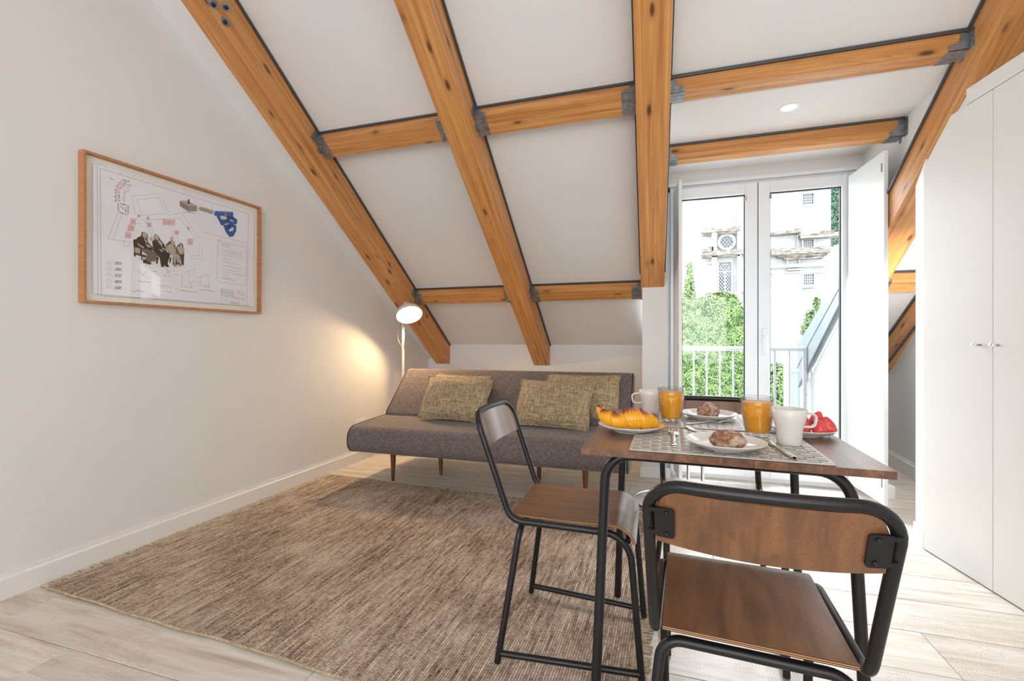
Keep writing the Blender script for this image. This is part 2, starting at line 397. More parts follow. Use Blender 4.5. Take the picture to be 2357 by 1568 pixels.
# ---- baseboards
b = MB()
def base_y(b, y0, y1, fx, side, h=0.10, t=0.016):
    s = side
    pts = [(0, 0), (s * t, 0), (s * t, h - .02), (s * t * .55, h - .012), (s * t * .5, h), (0, h)]
    n = len(pts); vs = [(fx(y0) + p[0], y0, p[1]) for p in pts] + [(fx(y1) + p[0], y1, p[1]) for p in pts]
    b.add(vs, [tuple(range(n))[::-1], tuple(range(n, 2 * n))] + [(i, (i + 1) % n, n + (i + 1) % n, n + i) for i in range(n)])
base_y(b, YR, 3.52, xl, 1); tag(b.build('baseboard_left', M['trim']), kind='structure')
b = MB(); base_y(b, 3.523, 4.55, xl, 1); tag(b.build('baseboard_left_corner', M['trim']), kind='structure')
b = MB(); base_y(b, 2.95, 4.70, xr, -1, 0.12); tag(b.build('baseboard_right', M['trim']), kind='structure')
tag(MB().box(-2.4, -.09, 4.534, 4.55, 0, .10).build('baseboard_back', M['trim'], bevel=.003), kind='structure')
b = MB(); b.box(-0.088, 0.13, 3.582, 3.60, 0, .085); b.box(-0.088, -0.07, 3.60, 4.54, 0, .085); tag(b.build('baseboard_pier_left', M['trim'], bevel=.003), kind='structure')
b = MB(); b.box(1.385, 1.51, 3.55, 3.57, 0, .085); b.box(1.44, 1.51, 3.57, 3.94, 0, .085); tag(b.build('baseboard_pier_right', M['trim'], bevel=.003), kind='structure')

# ---- balcony door (double leaf): frame, leaves with glass, handle
door = empty('door_1', (0, YW, 0), kind='structure')
b = MB(); b.box(0.085, 0.135, 0, .07, 0, 2.215); b.box(1.345, 1.40, 0, .07, 0, 2.215); b.box(0.085, 1.40, 0, .07, 2.175, 2.215); b.box(0.085, 1.40, -.01, .08, 0, 0.035)
b.build('door_frame', M['pvc'], door, bevel=.003)
def leaf(x0, x1, gl, gr, name='door_leaf'):
    b = MB(); z0, z1, g0, g1 = .035, 2.19, .115, 2.11
    b.box(x0, gl, -.03, .03, z0, z1); b.box(gr, x1, -.03, .03, z0, z1); b.box(gl, gr, -.03, .03, z0, g0); b.box(gl, gr, -.03, .03, g1, z1)
    o = b.build(name, M['pvc'], door, bevel=.004)
    g = MB()  # dark glazing gasket
    for q in ((gl, gl + .006, g0, g1), (gr - .006, gr, g0, g1)): g.box(q[0], q[1], -.012, .012, q[2], q[3])
    g.box(gl, gr, -.012, .012, g0, g0 + .006); g.box(gl, gr, -.012, .012, g1 - .006, g1)
    g.build('gasket', M['dark_gap'], o)
    MB().box(gl + .006, gr - .006, -.003, .003, g0 + .006, g1 - .006).build('pane', M['pane'], o)
    return o
l1 = leaf(0.135, 0.736, 0.217, 0.655); l2 = leaf(0.741, 1.345, 0.817, 1.261)
MB().box(.7365, .7405, -.02, .02, .04, 2.19).build('leaf_joint', M['dark_gap'], door)
b = MB(); b.box(.765, .793, -.038, -.030, .93, 1.12)
b.tube(fillet([(.779, -.035, 1.07), (.779, -.075, 1.07), (.779, -.075, .93)], .02), .011, 10)
b.build('handle', M['joinery'], l2, bevel=.004)
b = MB(); b.box(.650, .664, -.034, -.028, 2.06, 2.09); b.build('sticker', plain('paper_tag', srgb(206, 168, 140), .7), l1)
b = MB(); b.box(.812, .826, -.034, -.028, 2.06, 2.09); b.build('sticker', plain('paper_tag2', srgb(150, 130, 120), .7), l2)
# inner casing around the door
b = MB(); b.box(.085, 1.40, -.02, 0, 2.215, 2.24); b.box(.085, .115, -.018, 0, 0, 2.215); b.build('casing', M['joinery'], door, bevel=.002)
# hinges
for z in (.35, 1.2, 2.0):
    MB().lathe([(0, -.035), (.007, -.035), (.007, .035), (0, .035)], 10).build('hinge', M['galv'], door, (1.352, -.04, z))

# ---- inner shutters (open)
def shutter(name, A, B, label, spots):
    L = math.hypot(B[0] - A[0], B[1] - A[1]); r = math.atan2(B[1] - A[1], B[0] - A[0])
    o = empty(name, (A[0], A[1], 0.06), r, label, 'shutter')
    MB().box(0, L, -.011, .011, 0, 2.10).build('panel', M['joinery'], o, bevel=.003)
    for z in spots:
        MB().box(L - .03, L - .018, -.0135 * 1, .0135, z, z + .05).build('hinge_plate', M['galv'], o)
    return o
shutter('window_shutter', (1.296, 3.655), (1.322, 3.215), 'wide white shutter panel folded open right of the balcony door', (.10, 1.98))
shutter('window_shutter', (.165, 3.66), (.190, 3.38), 'narrow white shutter seen edge-on left of the balcony door', (.9,))

# ================================================================== ROOF TIMBERS
def rafter(name, x0, x1, ya, yb, label, strips=(1,), cut=True):
    """timber between x0 and x1 from yb (low end) up to ya, lying under the sloped ceiling; local x runs up the slope"""
    o = empty(name, ((x0 + x1) / 2, yb, zc(yb)), 0, label, 'beam')
    w = (x1 - x0) / 2; D = (ZC - ZB)
    L = (yb - ya) / math.cos(SL)
    t = MB(); dep = D * math.cos(SL)
    # profile in (x, z): vertical end cut at the low end
    prof = [(0.0, 0.0), (L, 0.0), (L, -dep), (-dep * math.tan(SL), -dep)]
    t.prism(prof, 'y', -w, w)
    tb = t.build('timber', M['pine'], o, bevel=.003)
    return o, tb, L
def timber_xf(o, yb):
    m = Matrix.Identity(3)
    ex = Vector((0, -math.cos(SL), math.sin(SL))); ey = Vector((1, 0, 0)); ez = ex.cross(ey)
    if ez.z < 0: ey = -ey; ez = ex.cross(ey)
    return Matrix((ex, ey, ez)).transposed().to_euler()
def make_rafter(x0, x1, ya, yb, label, name='roof_rafter', sides=(1,), low=0.0):
    o, tb, L = rafter(name, x0, x1, ya, yb, label); tb.rotation_euler = timber_xf(o, yb)
    w = (x1 - x0) / 2
    for s in sides:   # thin dark metal channel where the ceiling board meets the timber
        st = MB(); st.prism([(0.0, -.004), (L, -.004), (L, -.016), (0.0, -.016)], 'y', -.006, .006)
        q = st.build('edge_channel', M['strip'], o, loc=(s * (w + .006), 0, 0)); q.rotation_euler = tb.rotation_euler
    return o
r1 = make_rafter(-2.275, -2.108, -0.05, 4.55, 'pine roof rafter nearest the picture wall, with three bolts up high', sides=(1,))
r2 = make_rafter(-1.160, -0.994, -0.05, 4.55, 'pine roof rafter coming down over the middle of the sofa', sides=(1,))
r3 = make_rafter(-0.080, 0.088, -0.05, 3.72, 'pine roof rafter ending on the white pier left of the balcony door', sides=(-1, 1))
r4 = make_rafter(1.337, 1.500, -0.05, 3.75, 'pale pine roof rafter sloping down behind the wardrobe top', sides=(-1,))
r5 = make_rafter(1.835, 1.99, 3.0, 4.60, 'short pine rafter at the far end of the passage behind the wardrobe', sides=())
b = MB(); st_e = timber_xf(None, 0)
dep = (ZC - ZB) * math.cos(SL)
for z_ in (-.004, -dep - .004):
    b.prism([(0, z_), (1.9, z_), (1.9, z_ - .012), (0, z_ - .012)], 'y', -.008, .008)
q = b.build('edge_channel', M['strip'], r5, loc=(-.084, 0, 0)); q.rotation_euler = st_e
# bolts of rafter 1 (underside): washers with nuts
def under(x, y):  # point on the rafter underside
    return Vector((x, y, zb(y)))
nrm = Vector((0, -math.sin(SL), -math.cos(SL)))
for (px_, py_) in ((492, 10), (521, 16), (519, 50)):
    d = ray(px_, py_); s = (ZB + Y0 * T - HC) / (d.z + T * d.y); P = Vector((0, 0, HC)) + d * s
    Mx = Matrix.Translation(P) @ nrm.to_track_quat('Z', 'Y').to_matrix().to_4x4()
    b = MB(); b.lathe([(0, 0), (.024, 0), (.024, .003), (0.0, .0031)], 24, Mx, 0, False)
    bo = b.build('washer', M['galv'], r1)
    bo.location = -r1.location
    b = MB(); b.lathe([(0, .003), (.011, .003), (.011, .013), (0, .0131)], 6, Mx, 0, False); b.lathe([(0, .013), (.006, .013), (.006, .019), (0, .0191)], 10, Mx)
    nu = b.build('nut', plain('dark_bolt', srgb(80, 76, 74), .4, .8), bo)
def hanger(parent, side, D_, Wd, flange=0.04):
    """galvanised joist hanger round the end of a purlin; purlin local frame: x along, y across (0..-?), z up (0 top, -D_ bottom)"""
    b = MB(); s = side; t = .002; L_ = .075
    x0, x1 = (0, L_) if s > 0 else (-L_, 0)
    e = 0.0
    b.box(x0, x1, -t, Wd + t, -D_ - t, -D_)                        # bottom plate
    hz = -D_ + min(D_, .075)
    # front ear with a cut corner
    pts = [(0, 0), (0.03, 0), (0.036, -D_ * .55), (L_, -D_ * .72), (L_, -D_ - t), (0, -D_ - t)]
    pts = [(p[0] * s, p[1]) for p in pts]
    b.prism(pts, 'y', -t, 0)
    # flange against the rafter
    b.box(min(0, s * t), max(0, s * t), -flange, 0, -D_ - .01, -0.01)
    b.box(min(0, s * t), max(0, s * t), Wd * .35, Wd * .65, -D_ - .028, -D_)
    o = b.build('joist_hanger', M['galv'], parent)
    h = MB()
    for k in range(3):
        h.lathe([(0, 0), (.004, 0), (.003, .002), (0, .0022)], 8, Matrix.Translation((s * (.014 + .008 * (k % 2)), -t, -.018 - .018 * k)) @ Matrix.Rotation(PI / 2, 4, 'X'))
        h.lathe([(0, 0), (.004, 0), (.003, .002), (0, .0022)], 8, Matrix.Translation((s * t, -flange * .55, -.03 - .022 * k)) @ Matrix.Rotation(s * PI / 2, 4, 'Y'))
    tag(h.build('nail', M['galv'], o), kind='stuff')
    h = MB()
    for k in (0.35, 0.6):
        h.lathe([(.003, 0), (0, .0004)], 8, Matrix.Translation((s * .04, Wd * k, -D_ - t - .0004)))
    tag(h.build('nail_hole', M['dark_gap'], o), kind='stuff')
    return o
def purlin(x0, x1, y, z, D_, Wd, tilt, label, left=True, right=True, strip=True, name='roof_purlin'):
    o = empty(name, ((x0 + x1) / 2, y, z), 0, label, 'beam')
    o.rotation_euler = (tilt, 0, 0); h = (x1 - x0) / 2
    MB().box(-h + .002, h - .002, 0, Wd, -D_, 0.0).build('timber', M['pine'], o, bevel=.003)
    if strip: MB().box(-h, h, -.014, .002, -.012, .003).build('edge_channel', M['strip'], o, bevel=.002)
    for s, on in ((1, left), (-1, right)):
        if on:
            q = hanger(o, s, D_, Wd); q.location = (-s * h, 0, 0)
    return o
p1 = purlin(-2.108, -1.160, 2.51, zc(2.51), .085, .125, -SL, 'upper pine purlin between the two left rafters')
p2 = purlin(-0.994, -0.080, 2.51, zc(2.51), .085, .125, -SL, 'upper pine purlin between the middle rafter and the door-side rafter')
p3 = purlin(0.088, 1.337, 2.51, zc(2.51), .085, .105, 0, 'long pale purlin across the front of the dormer, steel hangers at both ends')
p4 = purlin(-2.108, -1.160, 3.80, zc(3.80), .085, .12, -SL, 'lower pine purlin beside the floor lamp, left rafter bay')
p5 = purlin(-0.994, -0.080, 3.80, zc(3.80), .085, .12, -SL, 'lower pine purlin above the right half of the sofa')
p6 = purlin(0.088, 1.40, 3.19, ZD, .105, .09, 0, 'purlin under the dormer ceiling just in front of the balcony door')
p7 = purlin(1.50, 1.86, 3.80, zc(3.80), .09, .12, -SL, 'short purlin in the passage behind the wardrobe', right=False)
# recessed spot in the dormer ceiling
o = empty('recessed_downlight', (0.73, 2.87, ZD), 0, 'round recessed ceiling spotlight in the dormer ceiling', 'ceiling light')
MB().lathe([(.036, -.001), (.052, -.006), (.056, -.002), (.056, 0)], 32).build('trim_ring', M['joinery'], o)
MB().lathe([(0, -.0015), (.036, -.0014)], 24).build('bulb', emis('spot_bulb', (1, .9, .74, 1), 2.2), o)

# ================================================================== WARDROBE
wA = Vector((1.296, 2.756, 0)); wB = Vector((1.365, 2.246, 0)); wd = (wB - wA).normalized(); ang = math.atan2(wd.y, wd.x)
wr = empty('fitted_wardrobe', wA, ang, 'white fitted wardrobe cut to the roof slope, two small steel knobs', 'wardrobe')
# local: x along the front towards the viewer, y = 90 deg left of x -> into the wardrobe (+x world side)
def wl(X, Y): 
    v = Vector((X, Y, 0)) - wA; return v.x * wd.x + v.y * wd.y
TOP = 2.137; DT = 2.066
# front frame plane 2 mm behind doors
fr = MB(); Lw = 1.75
k = .26 / 0.0 if False else None
xs = 0.260   # where the top meets the rafter
pts = [(0.0, 0.0), (Lw, 0), (Lw, TOP), (xs, TOP), (.176, DT), (-.0, 1.885)]
fr.prism([(p[0], p[1]) for p in pts], 'y', .006, .024)
fr.prism([(.262, DT + .003), (Lw, DT + .003), (Lw, TOP), (.262, TOP)], 'y', -.012, .006)
fr.box(0.0, Lw, .024, .62, 0.0, .02); fr.box(Lw - .02, Lw, .024, .62, .02, TOP)
fr.build('carcass', M['joinery'], wr)
fr = MB(); fr.box(.255, Lw, .02, .62, TOP - .02, TOP); fr.build('top_panel', M['joinery'], wr)
x1 = wl(1.349, 2.366)
def wdoor(a, b_, poly=None):
    p = poly or [(a, .006), (b_, .006), (b_, DT), (a, DT)]
    return MB().prism(p, 'y', -.012, .006).build('door', M['joinery'], wr, bevel=.0015)
d1 = wdoor(0, x1, [(0.004, .006), (x1 - .002, .006), (x1 - .002, DT), (.176, DT), (.004, 1.89)])
d2 = wdoor(x1 + .002, x1 + .392); d3 = wdoor(x1 + .396, x1 + .79); d4 = wdoor(x1 + .794, Lw - .002)
def knob(door_, x):
    b = MB(); R = Matrix.Translation((x, -.012, 1.016)) @ Matrix.Rotation(PI / 2, 4, 'X')
    b.lathe([(0, 0), (.005, 0), (.005, .018), (.0075, .018), (.0075, .030), (0, .0301)], 16, R)
    b.tube([(x - .011, -.036, 1.016), (x + .011, -.036, 1.016)], .006, 12)
    b.build('knob', M['steel'] , door_)
knob(d1, wl(1.341, 2.423)); knob(d2, wl(1.352, 2.338))
# filler panel closing the far end, turned a little away
f0 = Vector((1.296, 2.757, 0)); f1 = Vector((1.323, 2.905, 0)); fa = math.atan2(f1.y - f0.y, f1.x - f0.x); FL = (f1 - f0).length
fp = empty('filler_panel', f0, fa, 'narrow white filler panel at the far end of the wardrobe', 'panel')
MB().prism([(0, 0), (FL, 0), (FL, 1.845), (0, 1.935)], 'y', -.018, 0).build('board', M['joinery'], fp, bevel=.001)
MB().box(0, FL, 0, .010, 0, .085).build('plinth', M['joinery'], fp, bevel=.002)

# ================================================================== SOFA
sofa = empty('sofa_bed', (0, 0, 0), 0, 'grey-brown fabric sofa bed with reclined back on tapered wooden legs', 'sofa')
def rounded(poly, r, k=6):
    n = len(poly); R = r if isinstance(r, (list, tuple)) else [r] * n; out = []
    for i in range(n):
        a = Vector(poly[i - 1]); b_ = Vector(poly[i]); c = Vector(poly[(i + 1) % n])
        pts = fillet([(a + b_).to_3d() / 2, b_.to_3d(), (b_ + c).to_3d() / 2] if False else [Vector((*((a + b_) / 2), 0)), Vector((*b_, 0)), Vector((*((b_ + c) / 2), 0))], R[i], k)
        out += [(p.x, p.y) for p in pts[1:-1]]
    return out
def cushion_bar(name, prof, x0, x1, mat, parent, edge=.035):
    """profile (y,z) swept along x with softly domed ends"""
    cy = sum(p[0] for p in prof) / len(prof); cz = sum(p[1] for p in prof) / len(prof)
    N = 26; rings = []
    L = x1 - x0
    tt = [0, .10, .3, .6, 1.0]
    stations = []
    for q in (0, .004, .012, .022, edge): stations.append((x0 + q, q))
    for i in range(1, 12): stations.append((x0 + edge + (L - 2 * edge) * i / 12, 9))
    for q in (edge, .022, .012, .004, 0): stations.append((x1 - q, q))
    b = MB(); vs = []; n = len(prof)
    for x, q in stations:
        ins = 0 if q >= edge else edge * (1 - math.sqrt(max(0, 1 - (1 - q / edge) ** 2))) * .5
        for (y, z) in prof:
            d = Vector((y - cy, z - cz)); l = d.length
            k = (l - ins) / l; vs.append((x, cy + d.x * k, cz + d.y * k))
    m = len(stations); fs = [(i * n + j, i * n + (j + 1) % n, (i + 1) * n + (j + 1) % n, (i + 1) * n + j) for i in range(m - 1) for j in range(n)]
    b.add(vs, fs, 0, True); b.add(vs[:n], [tuple(range(n))[::-1]]); b.add(vs[-n:], [tuple(range(n))])
    o = b.build(name, mat, parent)
    # piping round both ends
    for x, s in ((x0 + .012, 1), (x1 - .012, 1)):
        ring = []
        for (y, z) in prof:
            d = Vector((y - cy, z - cz)); l = d.length; ring.append((x, cy + d.x * (l - .004) / l, cz + d.y * (l - .004) / l))
        MB().tube(ring, .0035, 6, True).build('piping', M['piping'], o)
    return o
SX0, SX1 = -2.065, -0.125
seat = rounded([(2.72, .255), (2.72, .425), (3.32, .445), (3.32, .24), (2.85, .225)], [.075, .085, .03, .05, .05], 7)
cushion_bar('seat', seat, SX0, SX1, M['sofa'], sofa)
back = rounded([(3.16, .435), (3.53, .80), (3.66, .745), (3.34, .36)], [.03, .055, .055, .04], 7)
cushion_bar('backrest', back, SX0 + .02, SX1 + .0, M['sofa'], sofa)
MB().box(SX0 + .2, SX1 - .2, 2.98, 3.42, .20, .235).build('base_frame', M['black'], sofa, bevel=.004)
def sleg(x, y, tx, ty):
    b = MB(); n = 14; vs = []
    for (r, z, f) in ((.0105, 0, 1), (.0125, .02, .95), (.021, .20, 0), (.021, .235, -.1)):
        for j in range(n): a = 2 * PI * j / n; vs.append((x + tx * f + r * math.cos(a), y + ty * f + r * math.sin(a), z))
    b.add(vs, [(i * n + j, i * n + (j + 1) % n, (i + 1) * n + (j + 1) % n, (i + 1) * n + j) for i in range(3) for j in range(n)], 0, True)
    b.add(vs[:n], [tuple(range(n))[::-1]]); b.build('leg', M['leg_wood'], sofa)
sleg(-1.825, 2.95, .0, -.0); sleg(-.41, 2.95, .0, 0); sleg(-1.55, 3.18, 0, .0); sleg(-.775, 3.18, 0, 0)

# ---- cushions
def pillow(w, h, th, seed):
    b = MB(); nu, nv = 30, 22; rnd = random.Random(seed)
    def P(side):
        def f(i, j):
            u = -1 + 2 * i / (nu - 1); v = -1 + 2 * j / (nv - 1)
            k = (1 - abs(u) ** 2.6) * (1 - abs(v) ** 2.6); k = max(k, 0) ** .52
            ex = 1 - .045 * (1 - v * v); ey = 1 - .05 * (1 - u * u)
            wob = noise.noise(Vector((u * 2 + seed, v * 2, side))) * .012
            return Vector((u * w / 2 * ex + .004 * math.sin(5 * v + seed), (v * h / 2) * ey, side * (k * th / 2 + wob * k)))
        return f
    b.grid(P(1), nu, nv); b.grid(P(-1), nu, nv)
    return b
def put_pillow(x, y, z, w, h, th, lean, rz, roll, label, seed):
    b = pillow(w, h, th, seed)
    o = empty('throw_pillow', (x, y, z), 0, label, 'cushion', 'woven tan cushions on the sofa')
    Rm = Matrix.Rotation(rz, 4, 'Z') @ Matrix.Rotation(PI / 2 - lean, 4, 'X') @ Matrix.Rotation(roll, 4, 'Z')
    o.rotation_euler = Rm.to_euler()
    b.build('cover', M['pillow'], o)
    ring = []; nu, nv = 30, 22
    for i in range(nu): ring.append((i, 0))
    for j in range(1, nv): ring.append((nu - 1, j))
    for i in range(nu - 2, -1, -1): ring.append((i, nv - 1))
    for j in range(nv - 2, 0, -1): ring.append((0, j))
    pts = []
    for i, j in ring:
        u = -1 + 2 * i / (nu - 1); v = -1 + 2 * j / (nv - 1); ex = 1 - .045 * (1 - v * v); ey = 1 - .05 * (1 - u * u)
        pts.append((u * w / 2 * ex * 1.004 + .004 * math.sin(5 * v + seed), v * h / 2 * ey * 1.004, 0))
    MB().tube(pts, .005, 6, True).build('piped_edge', M['pillow'], o)
lean = rad(24)
put_pillow(-1.48, 3.305, .615, .50, .35, .10, rad(38), rad(-2), rad(-2), 'tan woven cushion tucked behind another at the lamp end of the sofa', 3)
put_pillow(-1.42, 3.16, .595, .53, .34, .15, rad(30), rad(2), rad(-2.5), 'tan woven cushion in front, nearest the floor lamp', 5)
put_pillow(-.49, 3.32, .625, .54, .37, .11, rad(36), rad(1), rad(0), 'tan woven cushion tucked behind another at the table end of the sofa', 8)
put_pillow(-.66, 3.12, .592, .53, .34, .15, rad(28), rad(-3), rad(-1.5), 'tan woven cushion in front, behind the left dining chair', 11)

# ================================================================== FLOOR LAMP
lamp = empty('floor_lamp', (-2.185, 3.70, 0), 0, 'white metal floor lamp, dome shade lit, standing behind the sofa', 'lamp')
MB().lathe([(0, 0), (.115, 0), (.118, .006), (.112, .014), (.02, .02), (0, .021)], 36).build('base', M['china'], lamp)
MB().tube([(0, 0, .015), (0, 0, 1.19)], .0125, 14).build('pole', M['china'], lamp)
b = MB(); b.tube([(0, 0, 1.185), (0, 0, 1.235)], .009, 12); b.tube([(-.025, 0, 1.225), (.025, 0, 1.225)], .006, 10); b.build('joint', M['brass'], lamp)
axis = Vector((.46, -.42, -.78)).normalized()
head = Vector((.115, -.085, 1.262))       # centre of the opening
Mx = Matrix.Translation(head) @ axis.to_track_quat('-Z', 'Y').to_matrix().to_4x4()
sp = [(.115, 0), (.114, .02), (.106, .045), (.088, .068), (.06, .083), (.034, .09), (.03, .10), (.03, .135), (.026, .142)]
inner = [(r - .003, z - .002) for r, z in sp[:6]][::-1]
sh = MB().lathe(sp + [(.0, .143)], 40, Mx).build('shade', M['china'], lamp)
MB().lathe([(0, .086)] + inner, 40, Mx).build('shade_lining', emis('lamp_lining_glow', (1.0, .80, .52, 1), 6.0), sh)  # lining emits by itself, bulb light inside the shade put into its colour
b = MB(); b.lathe([(0, .052), (.014, .055), (.024, .066), (.024, .074), (.014, .082), (0, .084)], 20, Mx); b.build('bulb', emis('lamp_bulb', (1, .84, .6, 1), 28), sh)
top = Mx @ Vector((0, 0, .145))
b = MB(); b.lathe([(0, .143), (.012, .143), (.012, .158), (0, .159)], 14, Mx); b.tube([tuple(Mx @ Vector((-.02, 0, .15))), tuple(Mx @ Vector((.02, 0, .15)))], .003, 8)
b.tube([(0, 0, 1.225), tuple(Mx @ Vector((0, .118, .03)))], .005, 8)
b.build('fitting', M['brass'], sh)
def bez(p0, p1, p2, p3, n=18):
    P = [Vector(p) for p in (p0, p1, p2, p3)]
    return [P[0] * (1 - t) ** 3 + P[1] * 3 * t * (1 - t) ** 2 + P[2] * 3 * t * t * (1 - t) + P[3] * t ** 3 for t in [i / (n - 1) for i in range(n)]]
wire = plain('grey_cable', srgb(150, 148, 145), .6)
MB().tube(bez(top, top + Vector((.02, 0, .05)), top + Vector((.09, 0, .06)), Mx @ Vector((.05, 0, .09))), .0025, 8).build('cable_loop', wire, sh)
MB().tube(bez((-.004, -.01, 1.2), (-.06, -.02, 1.12), (-.05, -.02, 1.03), (-.013, -.012, .99)), .0028, 8).build('cable', wire, lamp)
MB().tube(bez((.004, -.01, 1.2), (.03, -.02, 1.14), (.03, -.02, 1.02), (.013, -.012, .96)), .0028, 8).build('cable', wire, lamp)
MB().tube(bez((-.09, .02, .01), (-.2, -.08, .006), (-.2, -.2, .006), (-.16, -.34, .30)), .003, 8).build('cable', wire, lamp)
pl = bpy.data.lights.new('lamp_bulb_light', 'POINT'); pl.energy = 52; pl.color = (1.0, .68, .36); pl.shadow_soft_size = .035
po = bpy.data.objects.new('lamp_bulb_light', pl); COL.objects.link(po); po.parent = lamp
po.location = head - axis * .046

# ================================================================== WALL SOCKET
wz = math.atan(.0335)
so = empty('wall_socket', (xl(3.38), 3.38, .315), -wz, 'white double socket plate low on the left wall beside the sofa', 'socket')
MB().box(0, .010, -.075, .075, -.042, .042).build('plate', M['joinery'], so, bevel=.004)
for yy, nm in ((-.036, 'data_socket'), (.036, 'power_socket')):
    b = MB(); R = Matrix.Translation((.0102, yy, 0)) @ Matrix.Rotation(PI / 2, 4, 'Y')
    b.lathe([(.020, 0), (.024, 0), (.024, .003), (.019, .003), (.018, -.006), (0, -.006)], 24, R)
    o = b.build(nm, M['joinery'], so)
    b = MB()
    if yy > 0: b.lathe([(0, .0006), (.017, .0006)], 24, R, 0, False)
    else:
        for a in range(4): b.lathe([(0, .0008), (.005, .0008)], 10, R @ Matrix.Translation((.009 * math.cos(a * PI / 2), .009 * math.sin(a * PI / 2), .002)), 0, False)
    tag(b.build('socket_holes', M['dark_gap'], o), kind='stuff')

# ================================================================== RUG
rug = empty('woven_rug', (-2.404, 1.236, 0.0008), -rad(2.3), 'brown and cream flat-woven rug with fringed ends on the plank floor', 'rug')
RW, RL = 2.33, 1.69
b = MB()
nx, ny = 120, 60
def rf(i, j):
    u = i / (nx - 1); v = j / (ny - 1)
    y = v * RL + (.0035 * math.sin(u * 17) + .002 * math.sin(u * 47 + 1)) * (1 if v < .5 else .6) * (abs(v - .5) * 2) ** 6
    z = .007 + .0015 * noise.noise(Vector((u * 9, v * 7, 0)))
    return Vector((u * RW, y, z))
b.grid(rf, nx, ny, smooth=True)
ed = [rf(i, 0) for i in range(nx)] + [rf(nx - 1, j) for j in range(1, ny)] + [rf(i, ny - 1) for i in range(nx - 2, -1, -1)] + [rf(0, j) for j in range(ny - 2, 0, -1)]
n = len(ed); b.add(ed + [Vector((p.x, p.y, 0.0002)) for p in ed], [(i, (i + 1) % n, n + (i + 1) % n, n + i) for i in range(n)])
b.build('weave', M['rug'], rug)
for v0, jj in ((0, 0), (1, ny - 1)):   # overcast selvedge: a row of little yarn wraps
    b = MB(); L0 = 0
    for i in range(259):
        u = (i + .5) / 259; f = u * (nx - 1); i0 = int(f); p = rf(i0, jj).lerp(rf(min(i0 + 1, nx - 1), jj), f - i0)
        q = .5 + random.random() * .5
        R = Matrix.Translation((p.x, p.y, .0055 + random.uniform(-.0005, .001))) @ Matrix.Rotation(.5, 4, 'Z')
        b.lathe([(0, -.006), (.0038, -.003), (.0042 * q + .001, 0), (.0038, .003), (0, .006)], 6, R @ Matrix.Rotation(PI / 2, 4, 'X'))
    tag(b.build('selvedge', M['yarn'], rug), kind='stuff')
def fringe(xb, s):
    b = MB(); y = .01
    while y < RL - .005:
        for k in range(2):
            a0 = Vector((xb, y + random.uniform(-.003, .003), .005)); ln = random.uniform(.040, .062); dy = random.uniform(-.022, .022)
            b.tube([a0, a0 + Vector((s * ln * .4, dy * .3, .001)), a0 + Vector((s * ln * .75, dy * .8, -.002)), a0 + Vector((s * ln, dy, -.003))], .0026, 5)
        b.lathe([(0, -.004), (.003, 0), (0, .004)], 6, Matrix.Translation((xb + s * .008, y, .0055)) @ Matrix.Rotation(PI / 2, 4, 'Y'))
        y += .0095
    b.box(min(xb, xb + s * .007), max(xb, xb + s * .007), 0, RL, .001, .0065)
    tag(b.build('fringe', M['yarn'], rug), kind='stuff')
fringe(0, -1); fringe(RW, 1)

# ================================================================== DINING CHAIRS
def layered(fn, nu, nv, th, mats, b, layers=5):
    """a plywood sheet: fn(i,j)->(point, normal); the faces carry the veneer, the edges show the plies"""
    top = [fn(i, j) for i in range(nu) for j in range(nv)]
    def V(k): return [p - nn * (th * k / layers) for p, nn in top]
    fs = [(i * nv + j, (i + 1) * nv + j, (i + 1) * nv + j + 1, i * nv + j + 1) for i in range(nu - 1) for j in range(nv - 1)]
    b.add(V(0), fs, 0, True); b.add(V(layers), fs, 0, True)
    ring = [(i, 0) for i in range(nu)] + [(nu - 1, j) for j in range(1, nv)] + [(i, nv - 1) for i in range(nu - 2, -1, -1)] + [(0, j) for j in range(nv - 2, 0, -1)]
    n = len(ring)
    for k in range(layers):
        a = V(k); c = V(k + 1)
        vs = [a[i * nv + j] for i, j in ring] + [c[i * nv + j] for i, j in ring]
        b.add(vs, [(q, (q + 1) % n, n + (q + 1) % n, n + q) for q in range(n)], 1 + k % 2)
